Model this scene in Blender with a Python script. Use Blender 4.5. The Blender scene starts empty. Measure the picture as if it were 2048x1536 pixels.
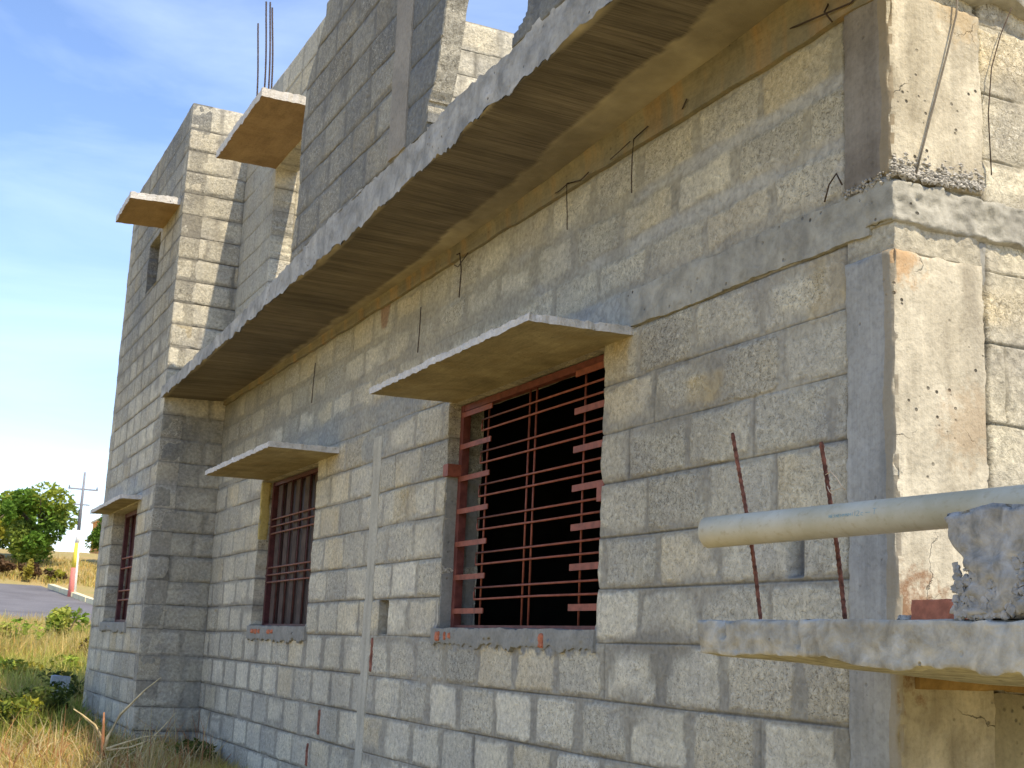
import bpy, math, random
import numpy as np
from mathutils import Vector, Matrix

# ------------------------------------------------------------------ camera
sc = bpy.context.scene
COL = sc.collection
def cam_axes(yaw, pitch, roll):
    cy, sy, cp, sp = math.cos(yaw), math.sin(yaw), math.cos(pitch), math.sin(pitch)
    F = Vector((-sy*cp, cy*cp, sp)); R = Vector((cy, sy, 0)); U = R.cross(F)
    cr, sr = math.cos(roll), math.sin(roll)
    return F, R*cr + U*sr, U*cr - R*sr
F, R, U = cam_axes(math.radians(64.867), math.radians(11.545), math.radians(2.526))
cd = bpy.data.cameras.new('camera'); cam = bpy.data.objects.new('camera', cd); COL.objects.link(cam)
cam.matrix_world = Matrix(((R.x, U.x, -F.x, 0), (R.y, U.y, -F.y, -2.55), (R.z, U.z, -F.z, 0), (0, 0, 0, 1)))
cd.sensor_width = 36.0; cd.lens = 36.0*2596.7/2048; cd.clip_start = 0.05; cd.clip_end = 3000
cd.dof.use_dof = True; cd.dof.focus_distance = 3.6; cd.dof.aperture_fstop = 22.0
sc.camera = cam

# ------------------------------------------------------------------ world, sun, exposure
SUN_EL = math.radians(56.0)
b_over_c = 0.12
sx = math.cos(SUN_EL); sz = math.sin(SUN_EL); sy_ = sz*b_over_c
SDIR = Vector((math.sqrt(max(0, 1 - sz*sz - sy_*sy_)), sy_, sz)).normalized()
w = bpy.data.worlds.new("World"); sc.world = w; w.use_nodes = True
nt = w.node_tree; nt.nodes.clear()
wo = nt.nodes.new('ShaderNodeOutputWorld'); bg = nt.nodes.new('ShaderNodeBackground')
sky = nt.nodes.new('ShaderNodeTexSky'); sky.sky_type = 'NISHITA'; sky.sun_disc = False
sky.sun_elevation = SUN_EL
sky.sun_rotation = math.atan2(SDIR.x, SDIR.y)
sky.air_density = 1.0; sky.dust_density = 0.2; sky.ozone_density = 1.8
tc = nt.nodes.new('ShaderNodeTexCoord'); mp = nt.nodes.new('ShaderNodeMapping')
mp.inputs['Rotation'].default_value = (0.25, 0.1, 0.3); mp.inputs['Scale'].default_value = (1.0, 1.6, 7.0)
nz = nt.nodes.new('ShaderNodeTexNoise'); nz.inputs['Scale'].default_value = 1.7; nz.inputs['Detail'].default_value = 7; nz.inputs['Roughness'].default_value = 0.55; nz.inputs['Distortion'].default_value = 0.4
cr = nt.nodes.new('ShaderNodeValToRGB'); cr.color_ramp.elements[0].position = 0.42; cr.color_ramp.elements[0].color = (0, 0, 0, 1); cr.color_ramp.elements[1].position = 0.72; cr.color_ramp.elements[1].color = (1, 1, 1, 1)
mul = nt.nodes.new('ShaderNodeMath'); mul.operation = 'MULTIPLY'; mul.inputs[1].default_value = 0.17
mx = nt.nodes.new('ShaderNodeMix'); mx.data_type = 'RGBA'; mx.inputs['B'].default_value = (7.4, 8.2, 9.0, 1)
gm = nt.nodes.new('ShaderNodeHueSaturation'); gm.inputs['Saturation'].default_value = 1.06; gm.inputs['Value'].default_value = 1.0
L = nt.links.new
L(tc.outputs['Generated'], mp.inputs[0]); L(mp.outputs[0], nz.inputs['Vector']); L(nz.outputs[0], cr.inputs[0]); L(cr.outputs[0], mul.inputs[0]); L(mul.outputs[0], mx.inputs['Factor'])
L(sky.outputs[0], gm.inputs['Color']); tn = nt.nodes.new('ShaderNodeMix'); tn.data_type = 'RGBA'; tn.blend_type = 'MULTIPLY'; tn.inputs['Factor'].default_value = 1.0; tn.inputs['B'].default_value = (.96, .915, .98, 1); L(gm.outputs[0], tn.inputs['A']); L(tn.outputs['Result'], mx.inputs['A']); L(mx.outputs['Result'], bg.inputs[0]); L(bg.outputs[0], wo.inputs[0])
bg.inputs[1].default_value = 0.138
sd = bpy.data.lights.new('sun', 'SUN'); sd.energy = 3.1; sd.angle = math.radians(0.5); sd.color = (1.0, 0.87, 0.66)
sun = bpy.data.objects.new('sun', sd); COL.objects.link(sun); sun.rotation_euler = (-SDIR).to_track_quat('-Z', 'Y').to_euler()
sc.view_settings.view_transform = 'Standard'; sc.view_settings.look = 'None'; sc.view_settings.gamma = 1.0
sc.view_settings.exposure = 0.98
sc.cycles.max_bounces = 8; sc.cycles.diffuse_bounces = 5
rnd = random.Random(7)

# ------------------------------------------------------------------ numpy noise
def _hash(x, y, z, seed):
    h = (x.astype(np.int64)*374761393 + y.astype(np.int64)*668265263 + z.astype(np.int64)*2147483647 + seed*1274126177) & 0xffffffff
    h = ((h ^ (h >> 13))*1274126177) & 0xffffffff
    h = ((h ^ (h >> 16))*2246822519) & 0xffffffff
    return ((h ^ (h >> 15)) & 0xffffff)/float(0xffffff)
def vn(x, y, z=0.0, seed=0):
    x = np.asarray(x, float); y = np.asarray(y, float)+0*x; z = np.asarray(z, float)+0*x
    xi, yi, zi = np.floor(x), np.floor(y), np.floor(z); fx, fy, fz = x-xi, y-yi, z-zi
    fx, fy, fz = fx*fx*(3-2*fx), fy*fy*(3-2*fy), fz*fz*(3-2*fz); r = 0
    for a in (0, 1):
        for b in (0, 1):
            for c in (0, 1):
                r = r + _hash(xi+a, yi+b, zi+c, seed)*(fx if a else 1-fx)*(fy if b else 1-fy)*(fz if c else 1-fz)
    return r*2-1
def fbm(x, y, z=0.0, seed=0, oct=3):
    r, a, s = 0, 1.0, 1.0
    for i in range(oct):
        r = r + a*vn(np.asarray(x)*s, np.asarray(y)*s, np.asarray(z)*s, seed+i*17); a *= .5; s *= 2.03
    return r/1.75
def sstep(a, b, x):
    t = np.clip((x-a)/(b-a), 0, 1); return t*t*(3-2*t)

# ------------------------------------------------------------------ object helpers
def tag(o, label=None, cat=None, group=None, kind=None):
    if label: o['label'] = label
    if cat: o['category'] = cat
    if group: o['group'] = group
    if kind: o['kind'] = kind
    return o
def empty(name, loc=(0, 0, 0)):
    o = bpy.data.objects.new(name, None); o.location = loc; o.empty_display_size = .2; COL.objects.link(o); return o
def mesh_obj(name, V, Fc, mat, parent=None, smooth=False, cols=None, mat_idx=None):
    me = bpy.data.meshes.new(name)
    V = np.asarray(V, dtype=float)
    if parent is not None:
        V = V - np.array(world_loc(parent))
    me.from_pydata(V.tolist(), [], Fc)
    mats = mat if isinstance(mat, (list, tuple)) else [mat]
    for m in mats: me.materials.append(m)
    if mat_idx is not None: me.polygons.foreach_set('material_index', mat_idx)
    if smooth: me.polygons.foreach_set('use_smooth', [True]*len(me.polygons))
    if cols is not None:
        ca = me.color_attributes.new('Col', 'FLOAT_COLOR', 'POINT'); ca.data.foreach_set('color', np.asarray(cols, dtype=np.float32).ravel())
    me.update()
    o = bpy.data.objects.new(name, me); COL.objects.link(o)
    if parent is not None: o.parent = parent
    return o
def world_loc(p):
    v = Vector((0, 0, 0))
    while p is not None:
        v = v + Vector(p.location); p = p.parent
    return tuple(v)

def surf_lattice(nx, ny, nz):
    """closed box surface lattice, shared verts -> (ijk array, quads)"""
    idx = {}; pts = []; faces = []
    def g(i, j, k):
        key = (i, j, k)
        if key not in idx: idx[key] = len(pts); pts.append(key)
        return idx[key]
    for i in range(nx):
        for j in range(ny):
            faces.append((g(i, j, 0), g(i, j+1, 0), g(i+1, j+1, 0), g(i+1, j, 0)))
            faces.append((g(i, j, nz), g(i+1, j, nz), g(i+1, j+1, nz), g(i, j+1, nz)))
    for i in range(nx):
        for k in range(nz):
            faces.append((g(i, 0, k), g(i+1, 0, k), g(i+1, 0, k+1), g(i, 0, k+1)))
            faces.append((g(i, ny, k), g(i, ny, k+1), g(i+1, ny, k+1), g(i+1, ny, k)))
    for j in range(ny):
        for k in range(nz):
            faces.append((g(0, j, k), g(0, j, k+1), g(0, j+1, k+1), g(0, j+1, k)))
            faces.append((g(nx, j, k), g(nx, j+1, k), g(nx, j+1, k+1), g(nx, j, k+1)))
    return np.array(pts, float), faces
def rough_box(name, b, mat, parent=None, res=.03, amp=.004, freq=9., seed=1, warp=None, edge=.006, smooth=True):
    x0, x1, y0, y1, z0, z1 = b
    r = res if isinstance(res, (tuple, list)) else (res, res, res)
    n = [max(1, int(round((q1-q0)/rr))) for q0, q1, rr in ((x0, x1, r[0]), (y0, y1, r[1]), (z0, z1, r[2]))]
    P, Fc = surf_lattice(*n)
    T = P/np.array(n)
    X = x0+(x1-x0)*T[:, 0]; Y = y0+(y1-y0)*T[:, 1]; Z = z0+(z1-z0)*T[:, 2]
    ext = ((P == 0) | (P == np.array(n))).sum(1)   # 1 face, 2 edge, 3 corner
    e = edge*(ext >= 2)
    nz_ = [fbm(X*freq, Y*freq, Z*freq, seed+s*101) for s in range(3)]
    ef = [np.maximum(0, vn(X*freq*3.1, Y*freq*3.1, Z*freq*3.1, seed+s*57+9))*1.6+.35 for s in range(3)]
    inx = -np.sign(T-.5)*((P == 0) | (P == np.array(n)))
    X = X+amp*nz_[0]+inx[:, 0]*e*ef[0]; Y = Y+amp*nz_[1]+inx[:, 1]*e*ef[1]; Z = Z+amp*nz_[2]+inx[:, 2]*e*ef[2]
    if warp is not None: X, Y, Z = warp(X, Y, Z, T)
    o = mesh_obj(name, np.stack([X, Y, Z], 1), Fc, mat, parent, False)
    me = o.data
    if smooth:
        # smooth within faces, sharp at the box edges
        sh = ext >= 2
        me.polygons.foreach_set('use_smooth', [True]*len(me.polygons))
        ev = np.zeros(len(me.edges)*2, int); me.edges.foreach_get('vertices', ev); ev = ev.reshape(-1, 2)
        both = sh[ev[:, 0]] & sh[ev[:, 1]]
        at = me.attributes.new('sharp_edge', 'BOOLEAN', 'EDGE'); at.data.foreach_set('value', both)
    return o
def tube_geo(pts, rad, n=8, cap=True):
    pts = [Vector(p) for p in pts]; V = []; Fc = []
    rads = rad if isinstance(rad, (list, tuple)) else [rad]*len(pts)
    for i, p in enumerate(pts):
        t = (pts[min(i+1, len(pts)-1)]-pts[max(i-1, 0)]).normalized()
        a = t.cross(Vector((0, 0, 1)) if abs(t.z) < .9 else Vector((1, 0, 0))).normalized(); b = t.cross(a)
        for k in range(n):
            an = 2*math.pi*k/n; V.append(tuple(p+(a*math.cos(an)+b*math.sin(an))*rads[i]))
    for i in range(len(pts)-1):
        for k in range(n):
            Fc.append((i*n+k, i*n+(k+1) % n, (i+1)*n+(k+1) % n, (i+1)*n+k))
    if cap: Fc.append(tuple(range(n-1, -1, -1))); Fc.append(tuple(range((len(pts)-1)*n, len(pts)*n)))
    return V, Fc
def merge(geos):
    V = []; Fc = []
    for v, f in geos:
        o = len(V); V += list(v); Fc += [tuple(i+o for i in q) for q in f]
    return V, Fc
def box_geo(x0, x1, y0, y1, z0, z1):
    V = [(x0, y0, z0), (x1, y0, z0), (x1, y1, z0), (x0, y1, z0), (x0, y0, z1), (x1, y0, z1), (x1, y1, z1), (x0, y1, z1)]
    return V, [(0, 3, 2, 1), (4, 5, 6, 7), (0, 1, 5, 4), (1, 2, 6, 5), (2, 3, 7, 6), (3, 0, 4, 7)]
def tube(name, pts, rad, mat, parent=None, n=8, smooth=True):
    v, f = tube_geo(pts, rad, n); return mesh_obj(name, v, f, mat, parent, smooth)

# ------------------------------------------------------------------ materials
def new_mat(name):
    m = bpy.data.materials.new(name); m.use_nodes = True; t = m.node_tree; t.nodes.clear()
    o = t.nodes.new('ShaderNodeOutputMaterial'); p = t.nodes.new('ShaderNodeBsdfPrincipled'); t.links.new(p.outputs[0], o.inputs[0])
    p.inputs['Roughness'].default_value = .9
    if 'Specular IOR Level' in p.inputs: p.inputs['Specular IOR Level'].default_value = .25
    return m, t, p
def N(t, typ, **kw):
    n = t.nodes.new(typ)
    for k, v in kw.items():
        if k in n.inputs: n.inputs[k].default_value = v
        else: setattr(n, k, v)
    return n
def ramp(t, src, stops):
    r = t.nodes.new('ShaderNodeValToRGB'); e = r.color_ramp.elements
    while len(e) < len(stops): e.new(.5)
    for q, (p, c) in zip(e, stops): q.position = p; q.color = (c, c, c, 1) if not isinstance(c, tuple) else (*c[:3], 1)
    t.links.new(src, r.inputs[0]); return r.outputs[0]
def mixc(t, fac, a, b, mode='MIX'):
    m = t.nodes.new('ShaderNodeMix'); m.data_type = 'RGBA'; m.blend_type = mode
    for s, v in (('Factor', fac), ('A', a), ('B', b)):
        if isinstance(v, bpy.types.NodeSocket): t.links.new(v, m.inputs[s])
        elif isinstance(v, tuple): m.inputs[s].default_value = (*v[:3], 1)
        else: m.inputs[s].default_value = v
    return m.outputs['Result']
def mth(t, op, a, b=0.0):
    m = t.nodes.new('ShaderNodeMath'); m.operation = op
    for i, v in enumerate((a, b)):
        if isinstance(v, bpy.types.NodeSocket): t.links.new(v, m.inputs[i])
        else: m.inputs[i].default_value = v
    return m.outputs[0]
def coords(t, scale=(1, 1, 1), rot=(0, 0, 0)):
    g = t.nodes.new('ShaderNodeNewGeometry'); m = t.nodes.new('ShaderNodeMapping'); m.inputs['Scale'].default_value = scale; m.inputs['Rotation'].default_value = rot
    c = t.nodes.new('ShaderNodeTexCoord'); t.links.new(c.outputs['Object'], m.inputs[0]); return m.outputs[0]
def noise(t, vec, scale, detail=4, rough=.6, dist=0.0):
    n = t.nodes.new('ShaderNodeTexNoise'); n.inputs['Scale'].default_value = scale; n.inputs['Detail'].default_value = detail; n.inputs['Roughness'].default_value = rough; n.inputs['Distortion'].default_value = dist
    t.links.new(vec, n.inputs['Vector']); return n.outputs[0]
def voro(t, vec, scale, feature='F1'):
    n = t.nodes.new('ShaderNodeTexVoronoi'); n.feature = feature; n.inputs['Scale'].default_value = scale; t.links.new(vec, n.inputs['Vector']); return n.outputs['Distance']
def bump(t, p, h, strength, dist):
    b = t.nodes.new('ShaderNodeBump'); b.inputs['Strength'].default_value = strength; b.inputs['Distance'].default_value = dist
    t.links.new(h, b.inputs['Height']); t.links.new(b.outputs[0], p.inputs['Normal'])

def m_block():
    m, t, p = new_mat('hollow_block_masonry')
    a = t.nodes.new('ShaderNodeAttribute'); a.attribute_name = 'Col'
    v = coords(t)
    n1 = noise(t, v, 78, 4, .7, 1.2); n2 = noise(t, v, 38, 4, .6, .4); n3 = noise(t, v, 5, 3, .5)
    blk = a.outputs['Alpha']
    pits = ramp(t, n1, [(.405, 0.0), (.45, 1.0)])          # dark pits between aggregate grains
    grit = ramp(t, n1, [(.54, 0.0), (.62, 1.0)])
    c = mixc(t, mth(t, 'MULTIPLY', grit, mth(t, 'MULTIPLY', blk, .55)), a.outputs['Color'], (.78, .75, .64))
    dark = mixc(t, .62, a.outputs['Color'], (.035, .032, .025))
    inv = mth(t, 'SUBTRACT', 1.0, pits)
    c = mixc(t, mth(t, 'MULTIPLY', inv, mth(t, 'ADD', mth(t, 'MULTIPLY', blk, .75), .08)), c, dark)
    tone = ramp(t, n2, [(.3, .72), (.7, 1.22)])
    c = mixc(t, 1.0, c, tone, 'MULTIPLY')
    tone2 = ramp(t, n3, [(.3, (.86, .86, .88)), (.7, (1.1, 1.08, 1.02))])
    c = mixc(t, 1.0, c, tone2, 'MULTIPLY')
    t.links.new(c, p.inputs['Base Color'])
    h = mth(t, 'ADD', mth(t, 'MULTIPLY', mth(t, 'MULTIPLY', n1, blk), 1.0), mth(t, 'MULTIPLY', n2, .8))
    bump(t, p, h, 1.0, .010)
    return m
def m_conc(name, c1, c2, big=3., fine=60., stripe=None, pit=.5, bmp=.5, stain=None, bscale=(1, 1, 1), crack=0):
    m, t, p = new_mat(name)
    v = coords(t); vs = coords(t, bscale)
    nb = noise(t, vs, big, 5, .6, .6); nf = noise(t, v, fine, 4, .65); nm = noise(t, v, fine/5, 3, .6)
    c = mixc(t, ramp(t, nb, [(.32, 0.0), (.68, 1.0)]), c1, c2)
    h = mth(t, 'MULTIPLY', nf, .6)
    if stripe:
        sv = coords(t, stripe); sn = noise(t, sv, 1.0, 5, .7)
        c = mixc(t, 1.0, c, ramp(t, sn, [(.3, .84), (.5, 1.0), (.7, 1.12)]), 'MULTIPLY'); h = mth(t, 'ADD', h, mth(t, 'MULTIPLY', sn, .7))
    if stain:
        vz = coords(t, (7, 7, .7)); ns = noise(t, vz, 1.0, 3, .5); c = mixc(t, mth(t, 'MULTIPLY', ramp(t, ns, [(.52, 0.0), (.72, 1.0)]), .6), c, stain)
    c = mixc(t, 1.0, c, ramp(t, nf, [(.25, .78), (.5, 1.0), (.75, 1.12)]), 'MULTIPLY')
    if pit:
        vd = voro(t, v, 26.0); sel = noise(t, v, 6.0, 2, .5)
        hole = mth(t, 'MULTIPLY', ramp(t, vd, [(.10, 1.0), (.17, 0.0)]), ramp(t, sel, [(.5, 0.0), (.62, 1.0)]))
        c = mixc(t, mth(t, 'MULTIPLY', hole, pit), c, (.05, .045, .035)); h = mth(t, 'SUBTRACT', h, mth(t, 'MULTIPLY', hole, 1.0))
    if crack:
        dn = t.nodes.new('ShaderNodeTexNoise'); dn.inputs['Scale'].default_value = 9; dn.inputs['Detail'].default_value = 5; t.links.new(v, dn.inputs['Vector'])
        va = t.nodes.new('ShaderNodeVectorMath'); va.operation = 'SCALE'; va.inputs['Scale'].default_value = .16; t.links.new(dn.outputs['Color'], va.inputs[0])
        vb = t.nodes.new('ShaderNodeVectorMath'); vb.operation = 'ADD'; t.links.new(v, vb.inputs[0]); t.links.new(va.outputs[0], vb.inputs[1])
        ce = voro(t, vb.outputs[0], crack, 'DISTANCE_TO_EDGE'); sel2 = noise(t, v, 3.1, 2, .5)
        ck = mth(t, 'MULTIPLY', ramp(t, ce, [(.0, 1.0), (.0016*crack, 0.0)]), ramp(t, sel2, [(.53, 0.0), (.62, 1.0)]))
        c = mixc(t, mth(t, 'MULTIPLY', ck, .7), c, (.04, .035, .03)); h = mth(t, 'SUBTRACT', h, mth(t, 'MULTIPLY', ck, 1.2))
    h = mth(t, 'ADD', h, mth(t, 'MULTIPLY', nm, .8))
    t.links.new(c, p.inputs['Base Color']); bump(t, p, h, bmp, .01)
    return m
def m_simple(name, col, rough=.6, metal=0, var=.2, scale=30, bmp=0.2, col2=None):
    m, t, p = new_mat(name); v = coords(t); n = noise(t, v, scale, 4, .6)
    c = mixc(t, ramp(t, n, [(.35, 0.0), (.65, 1.0)]), tuple(x*(1-var) for x in col), col2 or tuple(min(1, x*(1+var)) for x in col))
    t.links.new(c, p.inputs['Base Color']); p.inputs['Roughness'].default_value = rough; p.inputs['Metallic'].default_value = metal
    if bmp: bump(t, p, n, bmp, .004)
    return m
def m_leaf(name):
    m, t, p = new_mat(name); a = t.nodes.new('ShaderNodeAttribute'); a.attribute_name = 'Col'
    t.links.new(a.outputs['Color'], p.inputs['Base Color']); p.inputs['Roughness'].default_value = .7
    tr = t.nodes.new('ShaderNodeBsdfTranslucent'); t.links.new(a.outputs['Color'], tr.inputs[0])
    ad = t.nodes.new('ShaderNodeMixShader'); ad.inputs[0].default_value = .35
    o = [n for n in t.nodes if n.type == 'OUTPUT_MATERIAL'][0]
    t.links.new(p.outputs[0], ad.inputs[1]); t.links.new(tr.outputs[0], ad.inputs[2]); t.links.new(ad.outputs[0], o.inputs[0])
    return m

M_BLOCK = m_block()
M_COLUMN = m_conc('smooth_column_concrete', (.36, .34, .29), (.52, .49, .41), 3.2, 70, stripe=(30, 30, 1.2), pit=.6, bmp=.45, stain=(.22, .20, .17))
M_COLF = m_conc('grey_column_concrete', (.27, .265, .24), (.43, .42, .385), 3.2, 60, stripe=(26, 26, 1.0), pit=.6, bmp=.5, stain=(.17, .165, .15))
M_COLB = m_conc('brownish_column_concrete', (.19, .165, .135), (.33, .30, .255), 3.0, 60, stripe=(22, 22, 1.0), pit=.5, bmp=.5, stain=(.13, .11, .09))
for M__ in (M_COLF, M_COLB):   # rusty tan lip along the outer corner of the column
    t = M__.node_tree; p = [n for n in t.nodes if n.type == 'BSDF_PRINCIPLED'][0]; src = p.inputs['Base Color'].links[0].from_socket
    v = coords(t); sx__ = t.nodes.new('ShaderNodeSeparateXYZ'); t.links.new(v, sx__.inputs[0])
    f = ramp(t, mth(t, 'ADD', sx__.outputs[0], mth(t, 'MULTIPLY', mth(t, 'SUBTRACT', noise(t, coords(t, (3, 3, .8)), 3, 3, .6), .5), .06)), [(0.0, 0.0), (1.0, 1.0)])
    g_ = mth(t, 'MULTIPLY', mth(t, 'GREATER_THAN', mth(t, 'ADD', sx__.outputs[0], mth(t, 'MULTIPLY', mth(t, 'SUBTRACT', noise(t, coords(t, (2, 2, 1.2)), 3, 4, .7), .5), .05)), 4.128), .55)
    src = mixc(t, g_, src, (.33, .26, .15)); t.links.new(src, p.inputs['Base Color'])
def m_cole():
    m = m_conc('stained_cream_concrete', (.34, .30, .22), (.60, .545, .42), 6, 60, stripe=(20, 20, 1.6), pit=.95, bmp=.8, stain=(.30, .27, .21), bscale=(1, 1, .7), crack=2.6)
    t = m.node_tree; p = [n for n in t.nodes if n.type == 'BSDF_PRINCIPLED'][0]; src = p.inputs['Base Color'].links[0].from_socket
    v = coords(t); nw = noise(t, v, 22, 4, .7)
    for pt, rad, col, amt in (((4.17, -1.0, 1.10), .20, (.20, .10, .045), .85), ((4.17, -1.0, 2.20), .12, (.48, .25, .08), .55), ((4.17, -.72, 3.05), .13, (.42, .27, .10), .4), ((4.17, -.72, 1.70), .14, (.34, .24, .14), .5)):
        d = t.nodes.new('ShaderNodeVectorMath'); d.operation = 'DISTANCE'; t.links.new(v, d.inputs[0]); d.inputs[1].default_value = pt
        f = ramp(t, mth(t, 'ADD', mth(t, 'DIVIDE', d.outputs['Value'], rad), mth(t, 'MULTIPLY', mth(t, 'SUBTRACT', nw, .5), 2.4)), [(.45, 1.0), (1.0, 0.0)])
        src = mixc(t, mth(t, 'MULTIPLY', f, amt), src, col)
    t.links.new(src, p.inputs['Base Color']); return m
M_COLE = m_cole()
M_BAND = m_conc('lintel_concrete', (.27, .258, .215), (.44, .42, .355), 9, 34, pit=.85, bmp=1.0, stain=(.17, .165, .15))
M_FASCIA = m_conc('slab_edge_concrete', (.23, .225, .205), (.50, .48, .43), 6, 40, pit=.8, bmp=.9, stain=(.20, .20, .19))
M_STRIP = m_conc('pale_strip_concrete', (.40, .375, .305), (.50, .47, .38), 4, 60, stripe=(25, 25, 1.0), pit=.3, bmp=.4)
M_SOFFIT = None
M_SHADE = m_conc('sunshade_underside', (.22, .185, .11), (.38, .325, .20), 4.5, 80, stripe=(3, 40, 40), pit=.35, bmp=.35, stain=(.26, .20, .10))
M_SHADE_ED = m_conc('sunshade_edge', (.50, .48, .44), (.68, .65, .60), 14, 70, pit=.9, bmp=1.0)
M_SILL = m_conc('mortar_sill', (.22, .215, .19), (.31, .30, .265), 9, 60, pit=.3, bmp=.5)
M_LAND = m_conc('landing_slab_concrete', (.27, .25, .20), (.54, .51, .43), 16, 34, pit=.95, bmp=1.0, stain=(.20, .19, .165))
M_TAN = m_conc('formwork_stained_concrete', (.24, .15, .055), (.38, .25, .10), 4, 60, stripe=(2, 30, 30), pit=.3, bmp=.3)
M_LUMP = m_conc('broken_concrete', (.20, .195, .175), (.46, .44, .40), 22, 34, pit=.9, bmp=1.0)
M_RED = m_simple('red_oxide_paint', (.25, .075, .045), .55, 0, .25, 25, .15)
M_REDD = m_simple('maroon_paint', (.085, .028, .028), .5, 0, .3, 25, .1)
M_BROWNRED = m_simple('brownish_red_paint', (.22, .10, .075), .6, 0, .25, 25, .1)
M_RUST = m_simple('rusty_steel', (.16, .06, .035), .85, 0, .55, 60, .6)
M_DARKWIRE = m_simple('dark_wire', (.06, .04, .028), .8, 0, .3, 60, .2)
M_PLANK = m_simple('greybrown_board', (.075, .052, .042), .8, 0, .3, 14, .3)
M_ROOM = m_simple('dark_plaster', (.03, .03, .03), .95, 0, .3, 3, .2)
M_BRICK = m_simple('red_brick', (.50, .17, .09), .9, 0, .2, 40, .5)
M_BRICKD = m_simple('dull_brick', (.24, .10, .07), .9, 0, .3, 40, .5)
M_STRAW = m_simple('dry_stalk', (.62, .50, .28), .8, 0, .25, 20, .2)
M_LEAF = m_leaf('leaf_and_blade')
M_BARK = m_simple('bark', (.13, .10, .07), .95, 0, .4, 12, .8)
M_STONE = m_conc('mortar_covered_stone', (.20, .20, .19), (.42, .41, .39), 30, 90, pit=0, bmp=.6)
M_GRAVEL = m_simple('exposed_aggregate', (.36, .34, .30), .9, 0, .5, 90, .6)

def m_soffit():
    m, t, p = new_mat('board_marked_soffit')
    g = t.nodes.new('ShaderNodeTexCoord'); v = g.outputs['Object']
    mp = t.nodes.new('ShaderNodeMapping'); mp.inputs['Scale'].default_value = (95, 2.6, 2.6); t.links.new(v, mp.inputs[0])
    sn = noise(t, mp.outputs[0], 1.0, 6, .75)
    mp2 = t.nodes.new('ShaderNodeMapping'); mp2.inputs['Scale'].default_value = (11, .6, .6); t.links.new(v, mp2.inputs[0])
    s2 = noise(t, mp2.outputs[0], 1.0, 3, .6)
    big = noise(t, v, 2.2, 4, .6)
    dark = mixc(t, ramp(t, sn, [(.3, 0.0), (.7, 1.0)]), (.075, .060, .042), (.23, .195, .138))
    dark = mixc(t, 1.0, dark, ramp(t, s2, [(.35, .75), (.65, 1.2)]), 'MULTIPLY')
    tan = mixc(t, ramp(t, big, [(.35, 0.0), (.65, 1.0)]), (.26, .22, .14), (.37, .32, .21))
    a = t.nodes.new('ShaderNodeAttribute'); a.attribute_name = 'Col'
    c = mixc(t, a.outputs['Alpha'], dark, tan)
    bg2 = noise(t, v, 1.1, 5, .65)
    c = mixc(t, 1.0, c, ramp(t, bg2, [(.3, .62), (.7, 1.2)]), 'MULTIPLY')
    t.links.new(c, p.inputs['Base Color']); bump(t, p, sn, .5, .008); return m
M_SOFFIT = m_soffit()

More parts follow.
